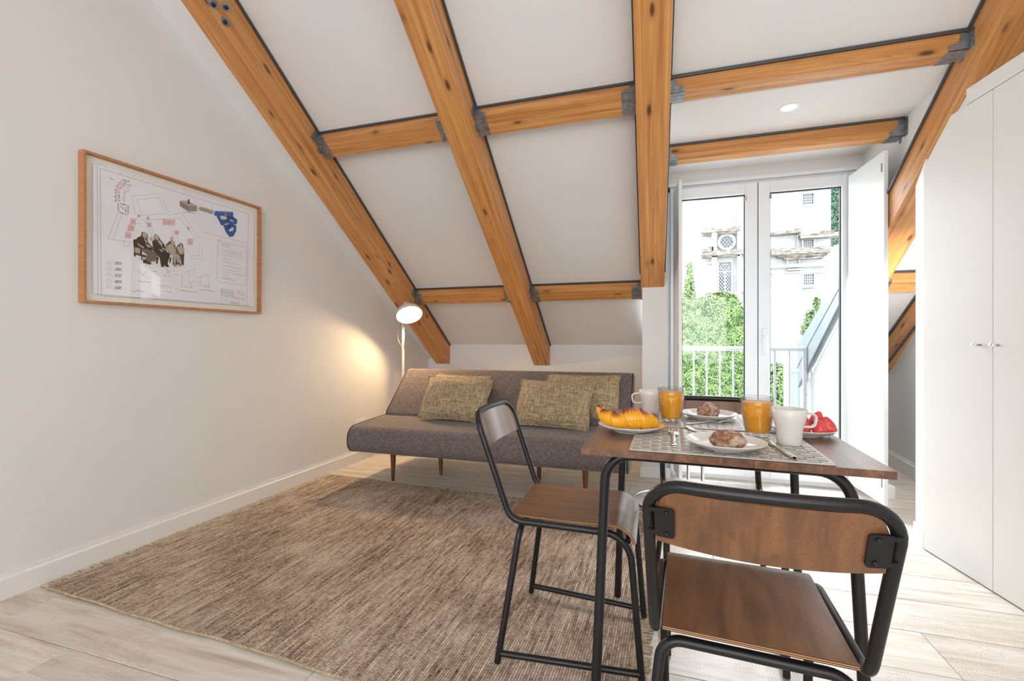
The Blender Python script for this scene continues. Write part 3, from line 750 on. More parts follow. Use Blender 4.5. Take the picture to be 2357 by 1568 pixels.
def make_chair(label):
    c = empty('dining_chair', (0, 0, 0), 0, label, 'chair', 'dining chairs round the breakfast table')
    r = .0108; px = .178; bw = .186; zt = .785; yt = -.305; zs = .448
    half = [(-.172, .222, .004), (-.176, .186, zs - .004), (-px, -.186, zs), (-bw, yt, zt)]
    path = half + [(bw, yt, zt)] + [(-p[0], p[1], p[2]) for p in half[:3][::-1]]
    fp = fillet(path, [0, .085, .055, .062, .062, .055, .085, 0], 8)
    # bow the top rail backwards a little
    fp = [Vector((p.x, p.y - (.022 * max(0, 1 - (p.x / bw) ** 2) if p.z > zt - .03 else 0), p.z)) for p in fp]
    mid = []
    for a, d in zip(fp, fp[1:]):
        mid.append(a)
        if (d - a).length > .2 and a.z > .7 and d.z > .7:
            for k in range(1, 12):
                q = a.lerp(d, k / 12); mid.append(Vector((q.x, yt - .022 * max(0, 1 - (q.x / bw) ** 2), q.z)))
    mid.append(fp[-1])
    MB().tube(mid, r, 14).build('frame', M['black'], c)
    hoop = fillet([(-.212, -.220, .004), (-.166, -.158, zs - .024), (.166, -.158, zs - .024), (.212, -.220, .004)], [0, .045, .045, 0], 8)
    MB().tube(hoop, r, 14).build('rear_legs', M['black'], c)
    for s in (-1, 1):
        MB().tube([(s * .209, -.217, .032), (s * .173, .219, .032)], r * .92, 12).build('stretcher', M['black'], c)
    MB().tube([(-.160, .180, zs - .03), (.160, .180, zs - .03)], r * .8, 10).build('front_rail', M['black'], c)
    # seat: flat, then rolling over at the front
    hw = .164; nu, nv = 26, 3
    def prof(i):
        t = i / (nu - 1)
        Lf = .322; R = .075; arc = R * rad(72); tot = Lf + arc; s = t * tot
        if s < Lf:
            y = -.188 + s; z = zs + .018 - .003 * math.sin(PI * s / Lf); return y, z, Vector((0, 0, 1))
        a = (s - Lf) / R; return -.188 + Lf + R * math.sin(a), zs + .018 - R * (1 - math.cos(a)), Vector((0, math.sin(a), math.cos(a)))
    def fn(i, j):
        y, z, nn = prof(i); x = -hw + 2 * hw * j / (nv - 1); return Vector((x, y, z)), nn
    b = MB(); layered(fn, nu, nv, .009, None, b)
    b.build('seat', [M['ply'], M['ply_dark'], M['ply_light']], c)
    # backrest sheet between the posts, corners following the tube, bowed backwards
    z0, z1 = .672, .777; up = (Vector((0, yt, zt)) - Vector((0, -.186, zs))).normalized(); nrm_ = Vector((0, up.z, -up.y))
    nu, nv = 25, 9
    def fb(i, j):
        u = -1 + 2 * i / (nu - 1); v = j / (nv - 1)
        wv = bw - .0125 
        x = u * wv; ztop = z1
        e = (wv - abs(x)); rc = .042
        if e < rc: ztop = z1 - (rc - math.sqrt(max(0, rc * rc - (rc - e) ** 2)))
        zb_ = z0 + .010 * (1 - u * u) * -0.6
        z = zb_ + (ztop - zb_) * v
        y0 = -.186 + (z - zs) / (zt - zs) * (yt + .186)
        y = y0 - .026 * (1 - u * u) + .002
        return Vector((x, y, z)), (nrm_ + Vector((-u * .12 * -1, 0, 0))).normalized()
    b = MB(); layered(fb, nu, nv, .008, None, b)
    bk = b.build('backrest', [M['ply'], M['ply_dark'], M['ply_light']], c)
    for s in (-1, 1):
        zc_ = .712; y0 = -.186 + (zc_ - zs) / (zt - zs) * (yt + .186)
        R = Matrix.Translation((s * (bw - .030), y0 - .019, zc_)) @ Matrix.Rotation(-math.atan2(-(yt + .186), zt - zs) * -1, 4, 'X') @ Matrix.Rotation(s * .12, 4, 'Z')
        b = MB(); b.prism([(p[0], p[1]) for p in rounded([(-.017, -.031), (.017, -.031), (.017, .031), (-.017, .031)], .006, 3)], 'y', 0, .0035, 0, R)
        for zz in (-.024, .024): b.box(min(0, s * .028), max(0, s * .028), .001, .0045, zz - .004, zz + .004, 0, R)
        br = b.build('bracket', M['black'], bk)
        for zz in (-.022, .022):
            b = MB(); b.lathe([(0, 0), (.0045, 0), (.0042, .0022), (.0018, .0026), (.0016, .0012), (0, .0012)], 14, R @ Matrix.Translation((-s * .004, 0, zz)) @ Matrix.Rotation(PI / 2, 4, 'X'))
            b.build('screw', M['black'], br)
    return c
c1 = make_chair('dining chair at the left side of the table, standing on the rug')
c2 = copy_tree(c1); c3 = copy_tree(c1)
c1.location = (-.25, 1.582, .007); c1.rotation_euler = (0, 0, -PI / 2)
c2.location = (.195, 1.135, .0); c2.rotation_euler = (0, 0, -rad(3.5)); c2['label'] = 'nearest dining chair with its backrest turned to the viewer'
c3.location = (.222, 1.80, .0); c3.rotation_euler = (0, 0, PI); c3['label'] = 'dining chair on the far side of the table, before the balcony door'

# ================================================================== DINING TABLE
tb = empty('dining_table', (.176, 1.5625, 0), -rad(1.9), 'walnut-topped dining table with black tube legs, laid for breakfast', 'table')
TW, TL = .345, .3625
b = MB(); nst = 10
for k in range(nst):
    a = -TW + 2 * TW * k / nst; z = .0
    MB().box(a, a + 2 * TW / nst, -TL, TL, .732, .75)
# staves of the solid top, each an own part
stv = MB().box(-TW / nst + .0001, TW / nst - .0001, -TL, TL, .732, .75).mesh('stave', M['walnut'])
wn = wood('walnut_long', srgb(152, 106, 76), srgb(112, 74, 52), srgb(70, 44, 30), (24, 1.6, 24), 0.30, 0, 0.35, 0.6)
wn.node_tree.nodes['Principled BSDF'].inputs['Coat Weight'].default_value = 0.25
wn.node_tree.nodes['Principled BSDF'].inputs['Coat Roughness'].default_value = 0.2
stv.materials.clear(); stv.materials.append(wn)
for k in range(nst):
    o = bpy.data.objects.new('stave', stv); COL.objects.link(o); o.parent = tb; o.location = (-TW + 2 * TW * (k + .5) / nst, 0, 0)
for s in (-1, 1):
    p = fillet([(-.318, s * .300, .008), (-.290, s * .272, .717), (.290, s * .272, .717), (.318, s * .300, .001)], [0, .075, .075, 0], 9)
    m_ = len(p) // 2; b = MB(); b.tube(p[:m_ + 1], .0135, 16); b.build('leg', M['black'], tb)
    b = MB(); b.tube(p[m_:], .0135, 16); b.build('leg', M['black'], tb)
for xx in (-.17, .17): MB().box(xx - .012, xx + .012, -.27, .27, .721, .7315).build('crossbar', M['black'], tb)

# ================================================================== PLACEMATS (woven strips)
def placemat(cx, cy, rz, label):
    W_, D_ = .45, .335; nx_, ny_ = 18, 14
    o = empty('placemat', (cx, cy, .7503), rz, label, 'placemat', 'woven placemats')
    sw, sd = W_ / nx_, D_ / ny_; cache2 = {}
    def strip(L, w, ncr, phase, axis):
        key = (axis, phase)
        if key not in cache2:
            b = MB(); n = ncr * 4; top = []; 
            for i in range(n + 1):
                t = -L / 2 + L * i / n; c = (t + L / 2) / (L / ncr)
                z = .0017 + .0011 * math.sin(PI * (c + phase)) * (1)
                z = .0022 + .0018 * max(-1, min(1, 1.8 * math.sin(PI * c + PI * phase)))
                top.append((t, z))
            for side in (1,):
                vs = []
                for t, z in top:
                    for q, dz in ((-w / 2, -.0004), (-w / 2 + .002, .0004), (w / 2 - .002, .0004), (w / 2, -.0004)):
                        vs.append((t, q, z + dz) if axis == 0 else (q, t, z + dz))
                fs = [(i * 4 + j, i * 4 + j + 1, (i + 1) * 4 + j + 1, (i + 1) * 4 + j) for i in range(n) for j in range(3)]
                b.add(vs, fs, 0, True)
            cache2[key] = b.mesh('strip', M['mat_weave'] if axis else M['mat_weave_dim'])
        return cache2[key]
    for k in range(ny_):
        q = bpy.data.objects.new('strip', strip(W_, sd * .95, nx_, k % 2, 0)); COL.objects.link(q); q.parent = o; q.location = (0, -D_ / 2 + sd * (k + .5), 0)
    for k in range(nx_):
        q = bpy.data.objects.new('strip', strip(D_, sw * .95, ny_, (k + 1) % 2, 1)); COL.objects.link(q); q.parent = o; q.location = (-W_ / 2 + sw * (k + .5), 0, 0)
    MB().box(-W_ / 2, W_ / 2, -D_ / 2, D_ / 2, 0, .0004).build('backing', plain('mat_backing', srgb(96, 92, 86), .6), o)
    e = MB(); 
    for s in (-1, 1):
        e.box(-W_ / 2, W_ / 2, s * D_ / 2 - .004, s * D_ / 2 + .004, .0002, .0034); e.box(s * W_ / 2 - .004, s * W_ / 2 + .004, -D_ / 2, D_ / 2, .0002, .0034)
    e.build('hem', M['mat_weave'], o, bevel=.001)
placemat(.178, 1.378, -rad(2), 'silver-grey woven placemat at the near side of the table')
placemat(.255, 1.742, -rad(2), 'silver-grey woven placemat at the far side of the table')

# ================================================================== TABLEWARE
ZT = .7505; ZM = .7541
def plate(x, y, z, r, label, name='dinner_plate'):
    p = [(0, .004), (r * .55, .004), (r * .62, .0052), (r * .8, .010), (r * .985, .0205), (r, .0218), (r * .995, .0232), (r * .98, .0228), (r * .78, .0125), (r * .62, .0078), (r * .5, .0068), (0, .0066)]
    foot = [(r * .50, .004), (r * .50, 0), (r * .54, 0), (r * .56, .0045)]
    b = MB(); b.lathe(p, 56); b.lathe(foot, 56)
    return tag(b.build(name, M['china_bright'], None, (x, y, z)), label, 'plate', 'white plates')
plate(.182, 1.296, ZM, .098, 'white plate with a bread roll on the near placemat')
plate(.195, 1.768, ZM, .094, 'white plate with a bread roll on the far placemat')
plate(-.064, 1.478, ZT, .100, 'white plate under the croissant at the left table edge')
plate(.436, 1.575, ZT, .090, 'white plate holding strawberries at the right table edge')
def mug(x, y, rz, label, h=.094, rt=.043):
    o = empty('coffee_mug', (x, y, ZM), rz, label, 'mug', 'white mugs')
    rb = .0295
    prof = [(0, 0), (rb - .002, 0), (rb, .002), (rb + .0012, .02), (rb + .0035, .045), (rt - .003, .072), (rt, h - .001), (rt - .0012, h), (rt - .003, h - .001), (rt - .006, .07), (rb, .03), (rb - .003, .006), (0, .005)]
    MB().lathe(prof, 48).build('body', M['china'], o)
    hp = fillet([(rt - .006, 0, h - .012), (rt + .027, 0, h - .016), (rt + .022, 0, h - .050), (rt - .010, 0, h - .050)], .012, 6)
    b = MB(); n = len(hp); w, t = .0065, .0034
    vs = []
    for i, p in enumerate(hp):
        tg = (hp[min(i + 1, n - 1)] - hp[max(i - 1, 0)]).normalized(); nn = Vector((tg.z, 0, -tg.x)); sd = Vector((0, 1, 0))
        for a in range(10):
            an = 2 * PI * a / 10; vs.append(p + nn * t * math.cos(an) + sd * w * math.sin(an))
    b.add(vs, [(i * 10 + j, i * 10 + (j + 1) % 10, (i + 1) * 10 + (j + 1) % 10, (i + 1) * 10 + j) for i in range(n - 1) for j in range(10)], 0, True)
    b.build('handle', M['china'], o)
mug(.356, 1.400, rad(12), 'white mug with its handle pointing right, in front of the strawberries', .097)
mug(-.005, 1.815, rad(188), 'white mug at the far left of the table, behind the juice glass', .092)
def tumbler(x, y, label, h, rt, rb, fill):
    o = empty('juice_glass', (x, y, ZM), 0, label, 'glass', 'glasses of orange juice')
    f = lambda z: rb + (rt - rb) * min(1, (z / (h * .62))) ** .75
    zs_ = [0.0, .004, .02, .04, .06, h * .62, h * .8, h]
    outer = [(f(z), z) for z in zs_]
    inner = [(f(z) - .0022, z) for z in zs_[::-1] if z > .012] + [(rb - .003, .012), (0, .011)]
    MB().lathe([(0, 0)] + outer + inner, 48).build('glass_wall', M['tumbler'], o)
    jz = [.013, .02, .04, .06, h * .62, fill]
    MB().lathe([(0, .0128), (rb - .004, .0128)] + [(f(z) - .0034, z) for z in jz] + [(f(fill) - .006, fill - .0006), (0, fill - .0008)], 48).build('juice', M['juice'], o)
tumbler(.297, 1.492, 'glass of orange juice on the near placemat beside the mug', .117, .0435, .030, .101)
tumbler(.064, 1.668, 'glass of orange juice on the far placemat, left of the bread roll', .119, .0435, .031, .104)

def bread(x, y, z, a, b_, c, rz, label, seed):
    m = bpy.data.meshes.new('bread_roll'); bm = bmesh.new(); bmesh.ops.create_icosphere(bm, subdivisions=5, radius=1)
    for v in bm.verts:
        p = v.co.copy(); q = noise.noise(p * 1.3 + Vector((seed, 0, 0))) * .10 + noise.noise(p * 3.1 + Vector((0, seed, 0))) * .06
        crk = abs(noise.noise(p * 1.9 + Vector((seed, seed, 3)))); q -= .09 * max(0, 1 - crk / .07) * max(0, p.z + .25)
        q += noise.noise(p * 14) * .012
        p *= 1 + q; p.z = max(p.z, -.62)
        v.co = Vector((p.x * a, p.y * b_, (p.z + .62) * c))
    for f in bm.faces: f.smooth = True
    bm.to_mesh(m); bm.free(); m.materials.append(M['bread'])
    o = bpy.data.objects.new('bread_roll', m); COL.objects.link(o); o.location = (x, y, z); o.rotation_euler = (0, 0, rz)
    return tag(o, label, 'bread roll', 'floury bread rolls')
def breadmat():
    t = NT('floured_rye_crust', 0.85, spec=0.2); v = t.coord((1, 1, 1)); a = t.noise(v, 46, 6, .7, .8); g = t.noise(v, 90, 4)
    c = t.ramp(g, [(0.3, srgb(112, 74, 50)), (0.7, srgb(160, 116, 84))])
    t.color(t.mix(t.ramp(a, [(0.45, (0, 0, 0, 1)), (0.60, (0.65, 0.65, 0.65, 1))]), c, srgb(226, 208, 190))); t.bump(a, 0.8, .004); return t.mat
M['bread'] = breadmat()
bread(.187, 1.290, ZM + .0068, .043, .030, .027, -rad(14), 'dark rye roll on the near plate', 2.3)
bread(.193, 1.768, ZM + .0068, .037, .033, .032, rad(30), 'pale floury roll on the far plate', 7.7)

# croissant
def croissant():
    t = NT('croissant_crust', 0.28, spec=0.6); v = t.coord((1, 1, 1), rnd=False); g = t.n('ShaderNodeNewGeometry'); sx = t.n('ShaderNodeSeparateXYZ')
    tcs = t.n('ShaderNodeTexCoord'); t.l(tcs.outputs['Object'], sx.inputs[0])
    a = t.noise(v, 40, 4); at = t.n('ShaderNodeAttribute', attribute_name='bake')
    f = t.math('ADD', at.outputs['Fac'], t.math('MULTIPLY', t.math('SUBTRACT', a, .5), .5))
    t.color(t.ramp(f, [(0.22, srgb(240, 172, 24)), (0.45, srgb(232, 150, 30)), (0.62, srgb(176, 88, 24)), (0.85, srgb(96, 40, 16))])); t.bump(a, .3, .003)
    # path: horn rising at the left back, belly in the middle, flat tip at the right
    ctrl = [(-.098, .030, .062, .006), (-.092, .020, .052, .014), (-.078, .004, .036, .022), (-.055, -.012, .030, .028), (-.030, -.022, .026, .026), (-.008, -.026, .034, .034),
            (.018, -.026, .035, .036), (.040, -.022, .032, .033), (.060, -.014, .027, .027), (.076, -.004, .017, .016), (.090, .004, .011, .010), (.104, .010, .008, .005), (.112, .012, .007, .002)]
    n = 150; ns = 36; vs = []; bake = []
    def cr(t_):
        x = t_ * (len(ctrl) - 1); i = min(int(x), len(ctrl) - 2); f = x - i
        P = [Vector((*ctrl[max(i - 1, 0)],)), Vector((*ctrl[i],)), Vector((*ctrl[i + 1],)), Vector((*ctrl[min(i + 2, len(ctrl) - 1)],))]
        return .5 * ((2 * P[1]) + (P[2] - P[0]) * f + (2 * P[0] - 5 * P[1] + 4 * P[2] - P[3]) * f * f + (3 * P[1] - P[0] - 3 * P[2] + P[3]) * f ** 3)
    for i in range(n):
        t_ = i / (n - 1); p = cr(t_); q = cr(min(1, t_ + .01)) - cr(max(0, t_ - .01)); tg = Vector((q[0], q[1], q[2])).normalized()
        sd = tg.cross(Vector((0, 0, 1))).normalized(); up = sd.cross(tg)
        seg = (t_ * 7.3) % 1; step = (.90 + .16 * seg ** 1.5)           # overlapping rolled segments
        for j in range(ns):
            a_ = 2 * PI * j / ns
            seg2 = ((t_ + .018 * math.sin(a_)) * 7.3) % 1; step = .88 + .17 * (1 - seg2) ** .8
            r = p[3] * step * (1 + .022 * math.sin(t_ * 260 + 3 * math.sin(a_)) ) * (1 + .03 * noise.noise(Vector((t_ * 12, math.cos(a_), math.sin(a_)))))
            w = Vector((p[0], p[1], p[2])) + (sd * math.cos(a_) + up * math.sin(a_) * .9) * r
            w.z = max(w.z, .0005); vs.append(w); bake.append(-.05 + .62 * max(0, math.sin(a_)) ** 1.1 + .42 * max(0, math.sin(a_)) * (1 - seg2) ** 1.5 + .12 * math.sin(t_ * 260 + 3 * math.sin(a_)) * max(0, math.sin(a_)) + (.5 if t_ < .05 else 0))
    b = MB(); b.add(vs, [(i * ns + j, i * ns + (j + 1) % ns, (i + 1) * ns + (j + 1) % ns, (i + 1) * ns + j) for i in range(n - 1) for j in range(ns)], 0, True)
    o = b.build('croissant', t.mat, None, (-.066, 1.474, ZT + .0095), (0, 0, rad(4)))
    at_ = o.data.attributes.new('bake', 'FLOAT', 'POINT'); at_.data.foreach_set('value', bake)
    tag(o, 'golden croissant with browned ridges on the left plate', 'croissant')
croissant()

# strawberries
def sbmat():
    t = NT('strawberry_skin', 0.3, spec=0.5); v = t.coord((1, 1, 1)); vo = t.n('ShaderNodeTexVoronoi'); vo.inputs['Scale'].default_value = 200; t.l(v, vo.inputs['Vector'])
    c = t.ramp(vo.outputs['Distance'], [(0.0, srgb(236, 170, 110)), (0.16, srgb(224, 120, 100)), (0.3, srgb(216, 66, 66)), (1, srgb(226, 84, 84))]); t.color(c)
    t.bump(vo.outputs['Distance'], .5, .001); return t.mat
M['berry'] = sbmat(); M['calyx'] = plain('strawberry_leaf', srgb(84, 110, 58), .6)
def strawberry(x, y, z, tilt, rz, sc, label):
    o = empty('strawberry', (x, y, z), 0, label, 'strawberry', 'strawberries on the plate')
    R = Matrix.Rotation(rz, 4, 'Z') @ Matrix.Rotation(tilt, 4, 'Y'); o.rotation_euler = R.to_euler(); o.scale = (sc, sc, sc)
    MB().lathe([(0, -.002), (.010, -.001), (.0165, .004), (.0175, .010), (.0155, .019), (.0105, .029), (.005, .036), (0, .038)], 26).build('fruit', M['berry'], o)
    b = MB()
    for k in range(7):
        a = 2 * PI * k / 7; c, s = math.cos(a), math.sin(a); l = .013
        b.add([(0, 0, -.003), (c * l * .6 - s * .004, s * l * .6 + c * .004, -.0035), (c * l * 1.2, s * l * 1.2, -.001), (c * l * .6 + s * .004, s * l * .6 - c * .004, -.0035)], [(0, 1, 2, 3)])
    b.tube([(0, 0, -.002), (.001, 0, -.008)], .0012, 6); b.build('leaves', M['calyx'], o)
zp = ZT + .0065
strawberry(.442, 1.556, zp + .0165, rad(84), rad(205), 1.05, 'strawberry lying lowest at the left of the pile beside the mug')
strawberry(.470, 1.543, zp + .003, rad(6), rad(0), 1.12, 'strawberry standing upright at the front of the pile')
strawberry(.501, 1.566, zp + .004, rad(-12), rad(20), 1.30, 'largest strawberry standing at the right of the pile')
strawberry(.448, 1.598, zp + .003, rad(-5), rad(80), 1.15, 'strawberry at the back left of the pile, seen through the mug handle')
strawberry(.478, 1.603, zp + .024, rad(-16), rad(160), 1.05, 'topmost strawberry of the pile')

# cutlery: local +y towards the tip
def fork(x, y, z, rz, label, sc=1.0, pitch=0):
    b = MB(); L = .185 * sc
    def zz(t): return .0045 + .010 * max(0, t) ** 2 * (1 if t > 0 else 0) - .004 * math.sin(PI * max(0, min(1, (t + .2) / .6)))
    hw = [(-1.0, .0062), (-.96, .0082), (-.8, .0072), (-.5, .0052), (-.15, .0034), (.05, .0032), (.2, .0075), (.3, .0115), (.45, .0125), (.52, .0122)]
    def yy(t): return t * .5 * L + .0
    top = []
    vs = []
    for t, w in hw:
        z_ = .003 + (.006 * math.exp(-((t + .05) / .22) ** 2)) + (.004 if t > .4 else 0)
        w *= sc ** 1.5
        for q in (-1, 0, 1):
            vs.append((q * w, yy(t), z_ + (.0008 if q == 0 else 0)))
        for q in (1, 0, -1): vs.append((q * w * .9, yy(t), z_ - .0014))
    n = len(hw); b.add(vs, [(i * 6 + j, i * 6 + (j + 1) % 6, (i + 1) * 6 + (j + 1) % 6, (i + 1) * 6 + j) for i in range(n - 1) for j in range(6)], 0, True)
    b.add(vs[:6], [(0, 1, 2, 3, 4, 5)]); b.add(vs[-6:], [(0, 1, 2, 3, 4, 5)])
    for k in range(4):
        xx = (-.0098 + .00653 * k) * sc ** 1.5
        b.tube([(xx, yy(.50), .0068), (xx, yy(.72), .0062), (xx * .97, yy(1.0), .0095)], lambda i: (.0016, .0014, .0007)[i], 6)
    o = b.build('fork', M['steel'], None, (x, y, z), (pitch, 0, rz)); return tag(o, label, 'fork', 'forks')
def knife(x, y, z, rz, label):
    b = MB(); st = [(-.105, .004, .004), (-.100, .0095, .0055), (-.06, .0085, .006), (-.01, .0062, .005), (.012, .005, .004), (.03, .0085, .0016), (.08, .0095, .0014), (.102, .005, .001), (.107, .001, .0006)]
    vs = []
    for t, w, h in st:
        for q, dz in ((-1, 0), (-.6, .6), (.6, .6), (1, 0), (.6, -.6), (-.6, -.6)): vs.append((q * w, t, .0045 + dz * h * .8))
    n = len(st); b.add(vs, [(i * 6 + j, i * 6 + (j + 1) % 6, (i + 1) * 6 + (j + 1) % 6, (i + 1) * 6 + j) for i in range(n - 1) for j in range(6)], 0, True)
    return tag(b.build('table_knife', M['steel'], None, (x, y, z), (0, 0, rz)), label, 'knife', 'table knives')
def spoon(x, y, z, rz, label):
    b = MB(); st = [(-.075, .004), (-.07, .0055), (-.03, .0035), (.02, .0022), (.032, .0032)]
    vs = []
    for t, w in st:
        for q, dz in ((-1, 0), (0, .0012), (1, 0), (0, -.0012)): vs.append((q * w, t, .004 + dz))
    n = len(st); b.add(vs, [(i * 4 + j, i * 4 + (j + 1) % 4, (i + 1) * 4 + (j + 1) % 4, (i + 1) * 4 + j) for i in range(n - 1) for j in range(4)], 0, True)
    b.grid(lambda i, j: Vector(((i / 9) * .0135 * math.cos(2 * PI * j / 20), .052 + (i / 9) * .021 * math.sin(2 * PI * j / 20), .0015 + .004 * (i / 9) ** 2)), 10, 20, wv=True)
    return tag(b.build('teaspoon', M['steel'], None, (x, y, z), (0, 0, rz)), label, 'spoon')
ZF = ZM + .0002
fork(.060, 1.395, ZF, rad(-2), 'fork on the near placemat left of the plate', 1.15)
knife(.312, 1.325, ZF, rad(5), 'table knife on the near placemat right of the plate, under the mug')
fork(.190, 1.672, ZF, rad(-61), 'fork lying slantwise on the far placemat in front of the roll')
knife(.135, 1.480, ZF, rad(18), 'table knife slanting behind the near plate, tip at the mats gap')
fork(.325, 1.755, ZF, rad(170), 'fork on the far placemat, right of the plate, behind the near glass')
spoon(.405, 1.665, ZF, rad(60), 'teaspoon lying between the mug and the strawberry plate')

# ================================================================== CHROME SIDE TABLE (its foot ring shows under the dining table)
sd = empty('side_table', (.10, 3.05, 0), 0, 'low round chrome side table, its foot ring on the floor behind the dining chair', 'side table')
ring = [(.22 * math.cos(a), .22 * math.sin(a), .011) for a in [2 * PI * i / 64 for i in range(64)]]
MB().tube(ring, .011, 12, True).build('foot_ring', M['chrome'], sd)
for x, y in ((.13, .178), (.19, -.11)): MB().tube([(x, y, .012), (x, y, .50)], .0095, 12).build('upright', M['chrome'], sd)
MB().tube([(.13 + (.06) * t, .178 - .288 * t, .497) for t in (0, 1)], .0095, 12).build('crossbar', M['chrome'], sd)
MB().lathe([(0, .505), (.20, .505), (.205, .509), (.20, .515), (0, .515)], 48).build('table_top', M['joinery'], sd)

# ================================================================== FRAMED PRINT ON THE LEFT WALL
FY0, FY1, FZ0, FZ1, FD = 1.387, 2.330, 1.206, 1.895, .040
pic = empty('framed_print', (xl(1.387), 1.387, FZ0), -wz, 'thin oak-framed architectural drawing collage on the left wall', 'picture')
# local: x out of the wall, y along it (to the right in view), z up
PW = (FY1 - FY0) / math.cos(wz); PH = FZ1 - FZ0; fw = .012
b = MB(); b.box(0.001, FD, 0, fw, 0, PH); b.build('frame_rail', M['frame_wood'], pic, bevel=.001)
MB().box(0.001, FD, PW - fw, PW, 0, PH).build('frame_rail', M['frame_wood'], pic, bevel=.001)
MB().box(0.001, FD, fw, PW - fw, 0, fw).build('frame_rail', M['frame_wood'], pic, bevel=.001)
MB().box(0.001, FD, fw, PW - fw, PH - fw, PH).build('frame_rail', M['frame_wood'], pic, bevel=.001)
MB().box(.010, .014, fw, PW - fw, fw, PH - fw).build('mount', plain('mount_board', srgb(244, 244, 238), .8), pic)
MB().box(.034, .036, fw, PW - fw, fw, PH - fw).build('glass', glass('picture_glass'), pic)
PX = .0235
sheet = MB().box(.0215, PX, .045, PW - .045, .045, PH - .045).build('print_sheet', plain('print_paper', srgb(238, 239, 246), .75), pic)
RotP = Matrix.Rotation(wz, 3, 'Z')
def at(x, y):   # a point of the print, read off the photograph, on the sheet's own plane: (y, z) local
    d = ray(x, y); P0 = Vector((xl(1.387), 1.387, FZ0)); O = Vector((0, 0, HC))
    n_ = RotP.inverted() @ Vector((1, 0, 0)) if False else Vector((math.cos(wz), -math.sin(wz), 0))
    Q = P0 + n_ * PX; t = (Q - O).dot(n_) / d.dot(n_); H = O + d * t - P0
    e = Vector((math.sin(wz), math.cos(wz), 0)); return (H.dot(e), H.z)
ink = plain('ink_dark', srgb(60, 58, 60), .8); inkg = plain('ink_grey', srgb(150, 152, 160), .8); inkr = plain('ink_red', srgb(214, 120, 130), .8); pink = plain('ink_pink', srgb(228, 188, 190), .8)
sep = plain('ink_sepia', srgb(70, 62, 54), .8); sepm = plain('ink_sepia_mid', srgb(122, 112, 98), .8); sepl = plain('ink_sepia_light', srgb(186, 174, 154), .8)
blu = plain('ink_blue', srgb(48, 98, 168), .8); blud = plain('ink_blue_dark', srgb(32, 64, 116), .8); blul = plain('ink_blue_light', srgb(84, 134, 196), .8)
def line(b, pts, w, lift=.0004, px=True):
    P = [at(*p) if px else p for p in pts]
    for a, c in zip(P, P[1:]):
        a = Vector(a); c = Vector(c); d = (c - a)
        if d.length < 1e-6: continue
        nn = Vector((-d.y, d.x)).normalized() * w / 2; x = PX + lift
        b.add([(x, *(a + nn)), (x, *(c + nn)), (x, *(c - nn)), (x, *(a - nn))], [(0, 1, 2, 3)])
def poly(b, pts, lift=.0006, m=0):
    P = [at(*p) for p in pts]; b.add([(PX + lift, *p) for p in P], [tuple(range(len(P)))], m)
def z1(x, y): return (160 + x * 240 / 1568, 330 + y * 240 / 1568)      # crop frames used while measuring the print
def z2(x, y): return (290 + x * 160 / 2091, 520 + y * 120 / 1568)
def z3(x, y): return (400 + x * 200 / 1081, 430 + y * 290 / 1568)
def z0(x, y): return (130 + x * 500 / 1704, 300 + y * 460 / 1568)
g = MB(); R_ = MB(); K = MB()
line(g, [z0(340, 300), z0(1505, 655), z0(1490, 1375), z0(350, 1300), z0(340, 300)], .0016)
line(g, [z0(317, 280), z0(325, 1300)], .0014)
for pl_ in ([(590, 515), (820, 495), (880, 665), (985, 650), (1140, 885), (1140, 1015), (1060, 1005), (1060, 985), (1115, 985), (1115, 890), (970, 690), (880, 690), (720, 705)],
            [(590, 515), (620, 670)], [(628, 545), (805, 525), (850, 655), (670, 670), (628, 545)], [(480, 650), (400, 855), (540, 870), (570, 880)], [(510, 660), (445, 850)], [(525, 870), (575, 878), (572, 912), (525, 905), (525, 870)],
            [(720, 690), (790, 880)], [(690, 700), (760, 860)], [(880, 740), (935, 890)], [(905, 735), (960, 880)], [(535, 430), (532, 560)], [(560, 425), (565, 470), (525, 500), (525, 600)],
            [(985, 1125), (980, 1225)], [(990, 1120), (1105, 1080)], [(1035, 1100), (1035, 1145)], [(1075, 1095), (1075, 1135)], [(1105, 1160), (1195, 1130), (1195, 1235)], [(1130, 1150), (1125, 1215)],
            [(1150, 800), (1495, 885)], [(1265, 870), (1490, 920), (1480, 1220), (1255, 1185), (1265, 870)], [(1290, 1240), (1290, 1370)], [(1290, 1300), (1485, 1320)], [(1430, 1310), (1430, 1365)]):
    line(g, [z0(*p) for p in pl_], .0011)
for i in range(7):   # margin ticks
    x = 340 + 165 * (i + 1); y = 300 + 50.2 * (i + 1); line(g, [z0(x, y - 2), z0(x, y - 16)], .0011)
for pl_ in ([(520, 400), (480, 440), (468, 480), (470, 560), (485, 585), (490, 640), (555, 660), (555, 590), (490, 575)], [(575, 405), (535, 402), (490, 450), (480, 485), (482, 560)], [(980, 1225), (1060, 1235), (1060, 1215), (1035, 1205)], [(1125, 1215), (1190, 1235), (1190, 1215)],
            [(840, 1210), (905, 1240)], [(640, 1110), (700, 1150)], [(700, 1110), (660, 1150)], [(860, 1095), (895, 1125)], [(890, 1095), (862, 1125)]):
    line(R_, [z0(*p) for p in pl_], .0016)
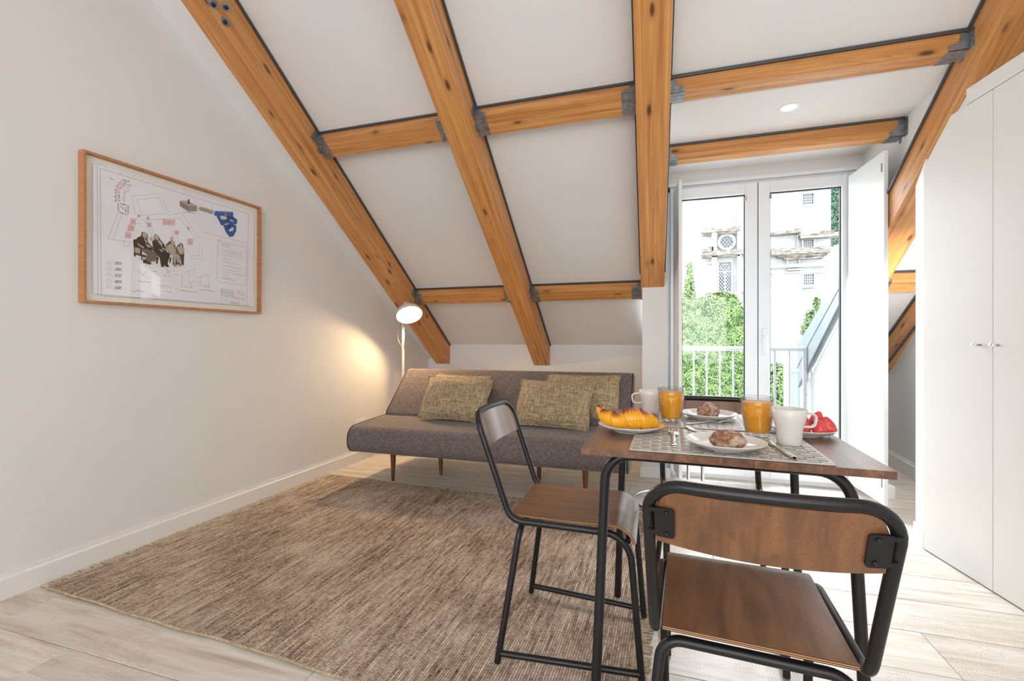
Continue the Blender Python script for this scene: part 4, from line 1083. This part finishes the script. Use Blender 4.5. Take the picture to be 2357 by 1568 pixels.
for (x, y, w, h) in ((645, 672, 24, 24), (716, 690, 24, 24), (600, 716, 48, 44), (585, 765, 52, 48), (563, 822, 50, 48), (727, 742, 36, 36), (742, 852, 30, 30), (901, 848, 24, 28), (1031, 768, 20, 26), (940, 802, 34, 34), (1048, 875, 46, 52), (880, 720, 100, 46)):
    s_ = .12 if x < 700 else .05
    poly(PK := (globals().get('PKM') or globals().__setitem__('PKM', MB()) or globals()['PKM']), [z0(x - w / 2, y - h / 2 - s_ * w / 2), z0(x + w / 2, y - h / 2 + s_ * w), z0(x + w / 2 - s_ * h, y + h / 2 + s_ * w / 2), z0(x - w / 2 - s_ * h, y + h / 2)])
    line(K, [z0(x - 4, y - 5), z0(x + 4, y + 5)], .0022, .0009); line(R_, [z0(x - w * .25, y + 9), z0(x + w * .25, y + 12)], .0012, .0009)
rr = random.Random(4)
def dashes(b, p, q, n, w, lift=.0009):
    a = Vector(p); c = Vector(q)
    for i in range(n):
        f = (i + rr.uniform(0, .3)) / n; e = f + rr.uniform(.35, .8) / n
        line(b, [z0(*(a.lerp(c, f))), z0(*(a.lerp(c, min(1, e))))], w, lift)
for p, q, n_ in (((505, 395), (460, 450), 5), ((460, 460), (458, 560), 4), ((545, 408), (495, 465), 6), ((490, 480), (492, 560), 4), ((512, 388), (572, 400), 3), ((548, 425), (592, 435), 3), ((478, 580), (482, 640), 4), ((490, 645), (556, 665), 5), ((560, 590), (562, 655), 4), ((495, 590), (545, 640), 4), ((500, 575), (555, 590), 3), ((540, 600), (540, 650), 3)):
    dashes(K, p, q, n_, .0028)
for x, y, w in ((600, 1185, 0),): pass
def textline(b, x, y, w, slope, th=.0018):
    dashes(b, (x, y), (x + w, y + w * slope), max(3, int(w / 9)), th)
for i, w in enumerate((80, 60, 65, 155, 150, 160, 70, 125, 160, 125, 175, 45, 70, 100)):
    y = (888, 897, 906, 938, 955, 975, 1003, 1028, 1060, 1088, 1108, 1130, 1152, 1160)[i]; textline(K, 1296, y, w, .19, .0016)
for i in range(7): textline(K, 1288, 1245 + i * 7, 105, .12, .0014)
for i in range(4): textline(K, 1412, 1262 + i * 9, 64, .12, .0016)
for (x, y, w) in ((640, 1183, 95), (832, 1140, 65), (785, 1218, 60), (845, 1263, 60), (970, 1255, 138), (1117, 1248, 120), (1330, 1298, 65), (1355, 1345, 80), (1355, 1353, 70), (1385, 1322, 38), (1445, 1330, 30), (1455, 1350, 10), (1265, 862, 30), (990, 640, 108), (1325, 1310, 12), (1325, 1335, 12)):
    textline(K, x, y, w, .12, .0022)
for (x, y) in ((640, 1100), (700, 1160), (850, 1090), (905, 1100), (845, 1235), (925, 1245), (1030, 1195), (1055, 1190), (1150, 1215), (1180, 1205), (605, 690), (630, 730), (560, 790), (660, 700), (690, 720), (800, 700), (780, 715), (1020, 950), (1000, 935)):
    textline(K, x, y, 26, .1, .0014)
for i in range(5): # hatched stamps at the lower left
    for q in range(3): textline(g, 455, 1035 + i * 48 + q * 8, 55, .05, .005)
    for q in range(4): textline(g, 388, 1020 + i * 48 + q * 9, 50, .05, .0012)
for p, q in (((600, 1270), (640, 1255)), ((640, 1255), (685, 1270)), ((750, 1110), (782, 1108)), ((920, 1130), (945, 1136))): line(g, [z0(*p), z0(*q)], .0025)
g.build('grey_linework', inkg, sheet); R_.build('red_linework', inkr, sheet); PKM.build('pink_squares', pink, sheet); K.build('dark_linework', ink, sheet)
# cut-out photograph of four seated people (plain generic figures)
C = MB()
def cp(pts, m, lift): poly(C, [z2(*p) for p in pts], lift, m)
base = .0011
# chairs and dark outlines
cp([(205, 430), (260, 400), (300, 420), (330, 560), (480, 650), (470, 860), (620, 900), (560, 960), (500, 930), (290, 870), (285, 935), (225, 900), (230, 700)], 0, base)
cp([(455, 210), (500, 175), (560, 190), (640, 250), (650, 330), (630, 400), (660, 500), (740, 590), (790, 640), (790, 760), (700, 790), (500, 700), (400, 640), (250, 520), (270, 420), (350, 340), (440, 310)], 0, base + .0003)
cp([(500, 190), (570, 195), (620, 250), (632, 310), (600, 370), (540, 380), (500, 330), (470, 270)], 2, base + .0006)
cp([(530, 400), (560, 385), (640, 480), (600, 530)], 2, base + .0006); cp([(565, 540), (660, 560), (760, 640), (640, 650)], 2, base + .0006)
cp([(320, 500), (420, 580), (540, 640), (520, 680), (420, 640), (330, 550)], 2, base + .0008)
cp([(470, 690), (640, 700), (900, 820), (930, 900), (850, 1080), (720, 1060), (760, 900), (600, 860), (480, 760)], 1, base + .0006)
cp([(640, 860), (790, 880), (740, 1140), (600, 1060), (560, 1020)], 1, base + .0007); cp([(500, 980), (600, 1040), (760, 1150), (700, 1165), (500, 1110)], 0, base + .0008)
cp([(250, 640), (420, 690), (400, 850), (260, 800)], 2, base + .0005)
cp([(830, 280), (900, 250), (980, 320), (1020, 420), (1130, 540), (1180, 640), (1200, 760), (1300, 850), (1310, 900), (1240, 1130), (1290, 1240), (1200, 1240), (1140, 1180), (1130, 1245), (1050, 1230), (1000, 960), (900, 860), (800, 740), (790, 560), (770, 470), (840, 420)], 0, base + .0004)
cp([(830, 290), (890, 265), (960, 300), (985, 370), (960, 430), (880, 425), (850, 370)], 2, base + .0009)
cp([(930, 450), (985, 430), (1080, 520), (1070, 620), (1000, 560)], 2, base + .0009); cp([(970, 690), (1060, 720), (1115, 770), (1060, 790)], 2, base + .0009)
cp([(1060, 640), (1180, 700), (1150, 740), (1080, 700)], 2, base + .0009)
cp([(1290, 470), (1370, 430), (1440, 480), (1460, 570), (1500, 700), (1560, 800), (1620, 880), (1620, 1120), (1660, 1200), (1640, 1225), (1500, 1160), (1520, 1235), (1440, 1220), (1390, 1150), (1400, 900), (1290, 850), (1200, 680), (1190, 570)], 0, base + .0002)
cp([(1320, 480), (1380, 445), (1430, 490), (1450, 580), (1400, 600), (1350, 540)], 2, base + .0009)
cp([(1220, 600), (1320, 530), (1440, 620), (1500, 760), (1600, 900), (1610, 1110), (1530, 1110), (1500, 920), (1490, 1130), (1410, 1130), (1410, 910), (1300, 830), (1215, 700)], 2, base + .0007)
cp([(1405, 1150), (1490, 1150), (1515, 1230), (1440, 1205)], 2, base + .0009); cp([(1530, 1140), (1600, 1140), (1650, 1205), (1570, 1190)], 2, base + .0009)
cp([(1480, 770), (1540, 780), (1560, 860), (1490, 860)], 1, base + .0011)
cp([(1580, 560), (1640, 505), (1700, 560), (1740, 760), (1740, 860), (1720, 1190), (1660, 1170), (1620, 900), (1500, 720), (1510, 620)], 0, base + .0003)
cp([(1605, 570), (1650, 535), (1680, 580), (1670, 630), (1620, 620)], 2, base + .0010); cp([(1530, 630), (1600, 610), (1700, 640), (1735, 800), (1690, 860), (1600, 850), (1530, 720)], 2, base + .0009)
cp([(640, 1040), (640, 1041), (700, 1100)], 0, base)
for q in ([(890, 920), (970, 940), (935, 1150), (895, 1140)], [(1300, 950), (1360, 960), (1325, 1120), (1295, 1110)], [(450, 920), (495, 930), (470, 1030), (440, 1020)]): cp(q, 0, base + .0001)
C.build('seated_figures', [sep, sepm, sepl], sheet)
# blue building model, brown block, title
Bm = MB()
def bp(pts, m, lift): poly(Bm, [z3(*p) for p in pts], lift, m)
bp([(500, 305), (735, 315), (735, 370), (500, 360)], 0, .0012); bp([(500, 305), (530, 300), (735, 312), (735, 325), (505, 318)], 2, .0014)
bp([(525, 360), (570, 365), (660, 560), (690, 625), (740, 615), (755, 575), (690, 600), (610, 480), (585, 480)], 0, .0011)
bp([(610, 410), (650, 405), (720, 360), (785, 410), (780, 470), (740, 465), (775, 490), (770, 560), (740, 610), (690, 625), (640, 560), (610, 480)], 0, .0012)
bp([(655, 370), (720, 358), (740, 385), (690, 400), (700, 440), (655, 430)], 1, .0014); bp([(660, 480), (710, 460), (712, 520), (668, 530)], 1, .0014); bp([(690, 405), (740, 430), (730, 440), (685, 412)], 3, .0016)
bp([(625, 320), (650, 318), (655, 380), (630, 380)], 4, .0016); bp([(565, 365), (615, 362), (640, 400), (610, 410), (590, 410)], 3, .0014); bp([(680, 540), (720, 500), (740, 510), (735, 545), (690, 560)], 3, .0015); bp([(620, 465), (680, 455), (682, 465), (625, 475)], 3, .0015)
bp([(70, 175), (170, 172), (285, 240), (180, 240)], 5, .0012); bp([(70, 175), (180, 240), (180, 312), (70, 240)], 4, .0012); bp([(180, 240), (285, 240), (285, 305), (180, 312)], 6, .0012)
bp([(172, 155), (190, 155), (190, 200), (207, 215), (160, 210), (172, 196)], 7, .0014)
for k in range(6): bp([(570 + 30 * k, 350 + 22 * k), (574 + 30 * k, 350 + 22 * k), (574 + 30 * k, 420 + 22 * k), (570 + 30 * k, 420 + 22 * k)], 8, .0017)
Bm.build('blue_model', [blu, blud, blul, plain('ink_white', srgb(226, 222, 222), .8), plain('ink_taupe', srgb(150, 132, 128), .8), plain('ink_pale', srgb(186, 178, 178), .8), plain('ink_tan', srgb(164, 148, 144), .8), plain('ink_maroon', srgb(96, 40, 36), .8), ink], sheet)
def text(s_, p, q, h, mat, parent, name, lift=.0014, bold=.0):
    cu = bpy.data.curves.new(name, 'FONT'); cu.body = s_; cu.size = 1; cu.align_x = 'LEFT'; cu.offset = bold
    to = bpy.data.objects.new(name, cu); COL.objects.link(to); bpy.context.view_layer.update()
    me = bpy.data.meshes.new_from_object(to.evaluated_get(bpy.context.evaluated_depsgraph_get())); COL.objects.unlink(to); bpy.data.objects.remove(to)
    w = max(v.co.x for v in me.vertices); hh = max(v.co.y for v in me.vertices)
    a = Vector(p); c = Vector(q); ex = (c - a); L = ex.length; ex.normalize(); ey = Vector((-ex.y, ex.x))
    for v in me.vertices:
        r_ = a + ex * (v.co.x / w * L) + ey * (v.co.y / hh * h); v.co = (PX + lift, r_.x, r_.y)
    me.materials.clear(); me.materials.append(mat); o = bpy.data.objects.new(name, me); COL.objects.link(o); o.parent = parent; return o
bl = MB(); poly(bl, [z3(305, 255), z3(490, 305), z3(488, 345), z3(305, 292)], .0008); bl.build('title_slip', plain('ink_cream', srgb(226, 218, 196), .8), sheet)
text('A RECONSTRUÇÃO', at(*z3(310, 289)), at(*z3(484, 339)), .026, ink, sheet, 'title_text', .0014, .012)
text('Piso 1', at(*z0(416, 384)), at(*z0(446, 391)), .008, ink, sheet, 'small_text')

# ================================================================== OUTSIDE
stone = paint('weathered_limewash', (0.38, 0.39, 0.39, 1), 0.9, 0.06, 0.2)
def stainmat():
    t = NT('stained_limewash', 0.9); v = t.coord((1, 1, 1), rnd=False); a = t.noise(t.coord((.35, 1, .12), rnd=False), 1.4, 6, .65, .5); c = t.noise(v, 3, 6, .7)
    f = t.math('MULTIPLY', t.ramp(a, [(.52, (0, 0, 0, 1)), (.72, (1, 1, 1, 1))]), t.ramp(c, [(.40, (0, 0, 0, 1)), (.62, (.8, .8, .8, 1))]))
    t.color(t.mix(f, (.37, .385, .385, 1), (.20, .215, .22, 1))); return t.mat
stain = stainmat()
def mossmat():
    t = NT('mossy_cornice', 0.95); c = t.noise(t.coord((.5, 1, 2), rnd=False), 4, 6, .75)
    t.color(t.ramp(c, [(.36, (.05, .055, .055, 1)), (.5, (.17, .15, .125, 1)), (.62, (.38, .37, .34, 1))])); return t.mat
moss = mossmat(); dpane = plain('leaded_glass', (.055, .075, .09, 1), .7); lead = plain('window_lattice', (.40, .42, .42, 1), .6)
YF = 38.0
def W_(x, y, Y=YF): return on_y(x, y, Y)
bd = empty('church_facade', (W_(1760, 700).x, YF, 0), 0, 'pale stained baroque facade with lattice windows beyond the garden', 'building')
ox = bd.location.x
def fbox(b, xa, ya, xb, yb, d0, d1, m=0):
    P = W_(xa, ya); Q = W_(xb, yb); b.box(min(P.x, Q.x) - ox, max(P.x, Q.x) - ox, -d1, -d0, min(P.z, Q.z), max(P.z, Q.z), m)
b = MB(); fbox(b, 1614, 250, 1912, 1080, -3, 0); b.build('wall', stain, bd)
def band(name, segs, mat):
    b = MB()
    for s_ in segs: fbox(b, *s_)
    return b.build(name, mat, bd)
band('cornice', [(1614, 531, 1700, 535, 0, .7), (1614, 535, 1700, 540, 0, .4), (1768, 538, 1806, 543, 0, .6), (1806, 534, 1836, 541, 0, .9), (1836, 543, 1925, 548, 0, .6), (1885, 536, 1912, 541, 0, .7)], moss)
band('cornice', [(1614, 572, 1640, 580, 0, .5), (1614, 583, 1716, 588, 0, .8), (1614, 588, 1700, 592, 0, .5), (1768, 579, 1900, 586, 0, 1.0), (1785, 586, 1896, 591, 0, .7), (1800, 591, 1890, 596, 0, .4)], moss)
band('cornice', [(1768, 612, 1901, 614, 0, .4), (1810, 622, 1840, 624, 0, .5), (1805, 627, 1838, 629, 0, .4), (1614, 606, 1645, 608, 0, .3), (1865, 626, 1901, 628, 0, .3)], stone)
band('pilaster', [(1636, 440, 1648, 900, 0, .5), (1694, 440, 1704, 900, 0, .5), (1808, 596, 1810, 612, 0, .35), (1832, 545, 1834, 575, 0, .3), (1836, 596, 1838, 612, 0, .3)], stone)
def window(xa, ya, xb, yb, kind):
    P = W_(xa, ya); Q = W_(xb, yb); x0, x1 = min(P.x, Q.x) - ox, max(P.x, Q.x) - ox; z0_, z1_ = min(P.z, Q.z), max(P.z, Q.z)
    b = MB(); t = .12
    for q in ((x0 - t, x1 + t, z1_, z1_ + t), (x0 - t, x1 + t, z0_ - t * 1.4, z0_), (x0 - t, x0, z0_, z1_), (x1, x1 + t, z0_, z1_)): b.box(q[0], q[1], -.14, 0, q[2], q[3])
    w = b.build('window', stone, bd)
    MB().box(x0, x1, -.03, 0.02, z0_, z1_).build('pane', dpane, w)
    b = MB(); yl = -.05
    if kind == 'grid':
        for k in range(1, 5): xx = x0 + (x1 - x0) * k / 5; b.box(xx - .018, xx + .018, yl, yl + .02, z0_, z1_)
        for k in range(1, 4): zz_ = z0_ + (z1_ - z0_) * k / 4; b.box(x0, x1, yl, yl + .02, zz_ - .018, zz_ + .018)
    else:
        st = .20; wdt = x1 - x0; h_ = z1_ - z0_
        import itertools
        for s_ in (1, -1):
            c = -h_ - wdt
            while c < h_ + wdt:
                # line z = s*x*1.35 + c clipped to the box
                pts = []
                for i in range(25):
                    xx = wdt * i / 24; zz_ = (xx if s_ > 0 else wdt - xx) * 1.35 + c
                    if 0 <= zz_ <= h_: pts.append((x0 + xx, z0_ + zz_))
                if len(pts) > 1:
                    a_, e_ = Vector((pts[0][0], yl, pts[0][1])), Vector((pts[-1][0], yl, pts[-1][1])); b.tube([a_, e_], .017, 4)
                c += st * 1.35
        if kind == 'tall':
            b.box(x0, x1, yl - .02, yl + .02, z0_ + h_ * .67, z0_ + h_ * .70); b.box((x0 + x1) / 2 - .04, (x0 + x1) / 2 + .04, yl - .02, yl + .02, z0_, z0_ + h_ * .67)
            cx_, cz_ = (x0 + x1) / 2, z0_ + h_ * .84
            b.tube([(cx_ + .32 * math.cos(a), yl - .02, cz_ + .2 * math.sin(a)) for a in [2 * PI * i / 20 for i in range(20)]], .025, 4, True)
    b.build('lattice', lead, w)
window(1847, 448, 1871, 470, 'grid'); window(1848, 553, 1871, 571, 'grid'); window(1849, 632, 1872, 655, 'grid'); window(1848, 733, 1864, 756, 'diamond'); window(1654, 605, 1682, 671, 'tall')
# round window with ring and scrolls
cc = W_(1671.5, 558); cx_, cz_ = cc.x - ox, cc.z
R0 = .46
Rm = Matrix.Translation((cx_, 0, cz_)) @ Matrix.Rotation(PI / 2, 4, 'X')
w = MB().lathe([(R0, .02), (R0, .22), (R0 + .16, .26), (R0 + .24, .1), (R0 + .24, 0)], 32, Rm).build('window', stone, bd)
MB().lathe([(0, .04), (R0, .04)], 28, Rm, 0, False).build('pane', dpane, w)
b = MB()
for s_ in (1, -1):
    for k in range(-2, 3):
        d_ = k * .19; half_ = math.sqrt(max(0, R0 * R0 - d_ * d_)); u_ = Vector((.6, 0, .8 * s_)).normalized(); n2 = Vector((-u_.z, 0, u_.x)); c_ = Vector((cx_, -.08, cz_)) + n2 * d_
        b.tube([c_ - u_ * half_, c_ + u_ * half_], .02, 4)
b.build('lattice', lead, w)
for s_ in (-1, 1):
    pts = [(cx_ + s_ * (.72 + .42 * t + .22 * math.exp(-t * 3) * math.cos(t * 9)), -.12, cz_ - .35 - .45 * t + .20 * math.exp(-t * 2.5) * math.sin(t * 9)) for t in [i / 22 for i in range(23)]]
    MB().tube(pts, .09, 6).build('scroll', stone, bd)
for (x, y, r_) in ((1632, 688, .62), (1706, 685, .55), (1766, 640, .52)):
    c_ = W_(x, y); Mo = Matrix.Translation((c_.x - ox, 0, c_.z)) @ Matrix.Rotation(PI / 2, 4, 'X')
    MB().lathe([(r_ * .7, .0), (r_ * .72, .22), (r_, .25), (r_ + .05, 0)], 28, Mo).build('oculus_ring', stone, bd)
# sills
for (x, y) in ((1860, 662), (1859, 768)): band('sill', [(x - 17, y - 1, x + 17, y + 1, 0, .4), (x - 9, y + 3, x + 9, y + 6, 0, .25)], stone)

# ---- foliage
def leafmat(name, a, b_):
    t = NT(name, .5, spec=.3); oi = t.noise(t.coord((1, 1, 1), rnd=False), 9, 3); f2 = t.noise(t.coord((1, 1, 1), rnd=False), 60, 2)
    f = t.math('ADD', t.math('MULTIPLY', oi, .5), t.math('MULTIPLY', f2, .5)); c = t.ramp(f, [(.36, a), (.60, b_)]); t.color(c)
    return t.mat
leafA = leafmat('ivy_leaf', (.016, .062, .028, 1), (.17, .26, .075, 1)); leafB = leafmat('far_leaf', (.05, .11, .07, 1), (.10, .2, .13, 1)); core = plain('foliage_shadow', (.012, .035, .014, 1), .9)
def leaves(b, sample, n, size, rnd):
    for i in range(n):
        p, nn = sample(rnd)
        nn = (nn + Vector((rnd.uniform(-.7, .7), rnd.uniform(-.5, .5), rnd.uniform(-.3, .8)))).normalized()
        d = Vector((rnd.uniform(-.5, .5), rnd.uniform(-.3, .3), -1)); d = (d - nn * d.dot(nn)).normalized(); sdv = nn.cross(d); s_ = size * rnd.uniform(.6, 1.3)
        p = p + nn * rnd.uniform(0, size)
        b.add([p - d * s_ * .1, p + sdv * s_ * .42 + d * s_ * .1, p + d * s_ + nn * s_ * .05, p - sdv * s_ * .42 + d * s_ * .1], [(0, 1, 2, 3)])
YI = 9.0
def P_(x, y, Y=YI): return on_y(x, y, Y)
iv = empty('ivy_covered_wall', (0, 0, 0), 0, 'tall garden wall covered in bright green ivy beyond the railing', 'ivy')
outl = [P_(1480, 690), P_(1560, 688), P_(1575, 692), P_(1600, 690), P_(1625, 688), P_(1645, 678), P_(1665, 674), P_(1690, 682), P_(1708, 705), P_(1716, 735), P_(1719, 800), P_(1722, 1000)]
poly2 = [(p.x, p.z) for p in outl] + [(outl[-1].x, -2.2), (outl[0].x - 1.0, -2.2), (outl[0].x - 1.0, outl[0].z)]
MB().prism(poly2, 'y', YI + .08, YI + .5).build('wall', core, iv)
def inside(px_, pz_, pg):
    c = False; j = len(pg) - 1
    for i in range(len(pg)):
        if (pg[i][1] > pz_) != (pg[j][1] > pz_) and px_ < (pg[j][0] - pg[i][0]) * (pz_ - pg[i][1]) / (pg[j][1] - pg[i][1]) + pg[i][0]: c = not c
        j = i
    return c
xmin = min(p[0] for p in poly2); xmax = max(p[0] for p in poly2); zmax = max(p[1] for p in poly2)
def smp(r):
    while True:
        x = r.uniform(xmin, xmax); z = r.uniform(-.8, zmax)
        if inside(x, z, poly2):
            bulge = .10 * noise.noise(Vector((x * 3, z * 3, 0))) + .05 * noise.noise(Vector((x * 9, z * 9, 2)))
            return Vector((x, YI + .02 - bulge, z)), Vector((0, -1, .25))
b = MB(); rnd = random.Random(3); leaves(b, smp, 42000, .033, rnd)
def smp_top(r):
    k = r.randrange(0, len(outl) - 1); a, c = outl[k], outl[k + 1]; p = a.lerp(c, r.random()); return Vector((p.x, YI + r.uniform(0, .45), p.z)), Vector((.2, -.3, 1))
leaves(b, smp_top, 3500, .05, rnd)
tag(b.build('foliage', leafA, iv), kind='stuff')
def cone_tree(name, x, y_top, y_bot, halfw, Y, label, mat, n, size, cat='tree'):
    o = empty(name, (P_(x, y_bot, Y).x, Y + .1, 0), 0, label, cat); zt_ = P_(x, y_top, Y).z; zb_ = P_(x, y_bot, Y).z - .3; hw_ = halfw * Y / 1100
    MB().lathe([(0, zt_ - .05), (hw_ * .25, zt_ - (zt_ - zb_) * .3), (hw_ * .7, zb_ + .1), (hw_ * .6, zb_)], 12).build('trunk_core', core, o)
    def s_(r):
        t = r.random() ** .7; a = r.uniform(0, 2 * PI); rr_ = hw_ * (.18 + .82 * t) * (1 + .25 * noise.noise(Vector((a * 2, t * 6, 1))))
        return Vector((rr_ * math.cos(a), rr_ * math.sin(a), zt_ - (zt_ - zb_) * t)), Vector((math.cos(a), math.sin(a), .3))
    b = MB(); leaves(b, s_, n, size, random.Random(n)); tag(b.build('foliage', mat, o), kind='stuff')
cone_tree('ivy_spire', 1588, 600, 700, 15, 9.2, 'narrow pointed spire of ivy rising above the green wall', leafA, 1800, .045, 'ivy')
def bush(name, x, y, rx, rz, Y, label, mat, n, size):
    c = P_(x, y, Y); o = empty(name, (c.x, c.y, c.z), 0, label, 'bush'); a_, b2 = rx * Y / 1100, rz * Y / 1100
    bm = bmesh.new(); bmesh.ops.create_icosphere(bm, subdivisions=3, radius=1)
    for v in bm.verts: v.co = Vector((v.co.x * a_ * .9, v.co.y * a_ * .9, v.co.z * b2 * .92))
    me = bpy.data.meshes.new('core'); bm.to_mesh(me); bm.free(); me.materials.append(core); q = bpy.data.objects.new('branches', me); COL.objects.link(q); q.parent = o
    def s_(r):
        v = Vector((r.gauss(0, 1), r.gauss(0, 1), r.gauss(0, 1))).normalized(); k = 1 + .15 * noise.noise(v * 3 + c); return Vector((v.x * a_ * k, v.y * a_ * k, v.z * b2 * k)), v
    MB().tube([(0, 0, -3.0 - c.z), (.02, 0, -1.4 - c.z), (0, 0, 0)], lambda i: (.035, .025, .012)[i], 8).build('stem', plain('bark', (.10, .08, .06, 1), .9), o)
    b = MB(); leaves(b, s_, n, size, random.Random(n)); tag(b.build('foliage', mat, o), kind='stuff')
bush('garden_shrub', 1786, 905, 24, 62, 8.0, 'rounded green shrub seen through the right glass pane', leafA, 3500, .04)
bush('climbing_plant', 1866, 735, 7, 18, 14, 'small sprig of climber beside the lowest facade window', leafA, 400, .07)
bush('climbing_plant', 1858, 760, 8, 14, 12, 'drooping leafy climber just above the sloping zinc panel', leafA, 400, .06)
bush('climbing_plant', 1879, 699, 4, 12, 14.5, 'highest little sprig of climber by the sloping zinc panel', leafA, 260, .06)
c_ = P_(1925, 500, 42); o = empty('distant_tree', (c_.x, 42, 0), 0, 'strip of hazy blue-green tree beyond the facade corner', 'tree')
b = MB(); hz = P_(1925, 400, 42).z; lz = P_(1925, 562, 42).z
MB().box(-.2, 4.0, .6, 1.4, lz + .2, hz).build('crown_core', core, o); MB().tube([(-2.4, 1, -3), (-2.3, 1, lz + 1), (.4, 1, lz + 2)], .22, 10).build('trunk', plain('bark_far', (.12, .10, .08, 1), .9), o)
def s_(r): return Vector((r.uniform(-.8, 4.2), r.uniform(-.2, .8), r.uniform(lz, hz))), Vector((-.3, -1, .2))
leaves(b, s_, 9000, .18, random.Random(9)); tag(b.build('foliage', leafB, o), kind='stuff')

# ---- balcony: floor, side wall with zinc capping, railing, gate, garden ground
slab = MB().box(-.9, 1.62, 3.9, 5.25, -.20, -.01).build('balcony_floor', plain('pale_tile', (.72, .73, .74, 1), .6)); tag(slab, kind='structure')
gd = MB().box(-40, 60, 5.4, 60, -3.2, -3.0).build('garden_ground', plain('garden_gravel', (.5, .5, .47, 1), .9)); tag(gd, kind='structure')
limew = plain('bright_render', (.27, .285, .295, 1), .8)
sw = MB().prism([(3.95, -.2), (5.14, -.2), (5.14, .56), (3.95, 1.40)], 'x', 1.435, 1.50).build('wall_balcony', limew); tag(sw, kind='structure')
zn = plain('blue_grey_zinc', (.155, .185, .205, 1), .45, .2)
zp_ = empty('sloping_zinc_guard', (1.402, 5.14, 0), 0, 'blue-grey zinc panel sloping down along the balcony side wall', 'panel')
ylo, yhi = 0, -1.2
MB().prism([(.02, .585), (.10, .99), (-.85, 1.475), (-1.2, 1.655), (-1.2, 1.46), (-.8, 1.17)], 'x', 0, .03).build('sheet', zn, zp_, bevel=.002)
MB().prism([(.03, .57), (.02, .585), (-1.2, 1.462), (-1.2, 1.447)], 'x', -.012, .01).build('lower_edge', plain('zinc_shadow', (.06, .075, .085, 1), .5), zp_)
MB().prism([(.095, .76), (-.25, 1.0), (-1.2, 1.58), (-1.2, 1.574), (-.25, .992), (.095, .75)], 'x', -.004, .002).build('seam', plain('zinc_seam', (.07, .09, .10, 1), .5), zp_)
railm = plain('white_painted_steel', (.27, .285, .30, 1), .4)
rl = empty('balcony_railing', (0, 4.93, 0), 0, 'white steel balcony railing with thin upright bars', 'railing')
MB().tube([(-.9, 0, .952), (1.372, 0, .956)], .024, 14).build('top_rail', railm, rl)
MB().tube([(-.9, 0, .06), (1.372, 0, .06)], .014, 10).build('bottom_rail', railm, rl)
pst = MB().tube([(0, 0, .05), (0, 0, .94)], .009, 8).mesh('bar', railm)
for k in range(-10, 9):
    x = .404 + .1212 * k
    if k in (6,): continue
    q = bpy.data.objects.new('bar', pst); COL.objects.link(q); q.parent = rl; q.location = (x, 0, 0)
MB().box(1.120, 1.140, -.01, .01, 0, .95).build('bar', railm, rl); MB().box(1.368, 1.396, -.015, .015, -.0, .96).build('end_post', railm, rl)
for z in (.52, .66): MB().tube([(1.390, 0, z), (1.4015, 0, z)], .012, 8).build('wall_fixing', M['galv'], rl)
gt = empty('garden_gate', (P_(1829, 900, 7.2).x, 7.2, 0), 0, 'blue-grey metal garden gate behind the railing end', 'gate')
A_ = P_(1819, 838, 7.2); B_ = P_(1840, 838, 7.2); w_ = (B_.x - A_.x) / 2; z_b = -3.0
gz = lambda y: P_(1829, y, 7.2).z
MB().box(-w_, w_, 0, .03, z_b, gz(856)).build('lower_panel', zn, gt); MB().box(-w_, w_, 0, .03, gz(850), gz(836)).build('upper_panel', plain('pale_zinc', (.2, .235, .255, 1), .5), gt)
b = MB(); b.box(-w_ - .07, -w_, -.02, .06, z_b, gz(800)); b.box(w_, w_ + .07, -.02, .06, z_b, gz(832)); b.box(-w_, w_, -.02, .05, gz(856), gz(850)); b.box(-w_, w_, -.02, .05, gz(836), gz(832)); b.build('frame', railm, gt)
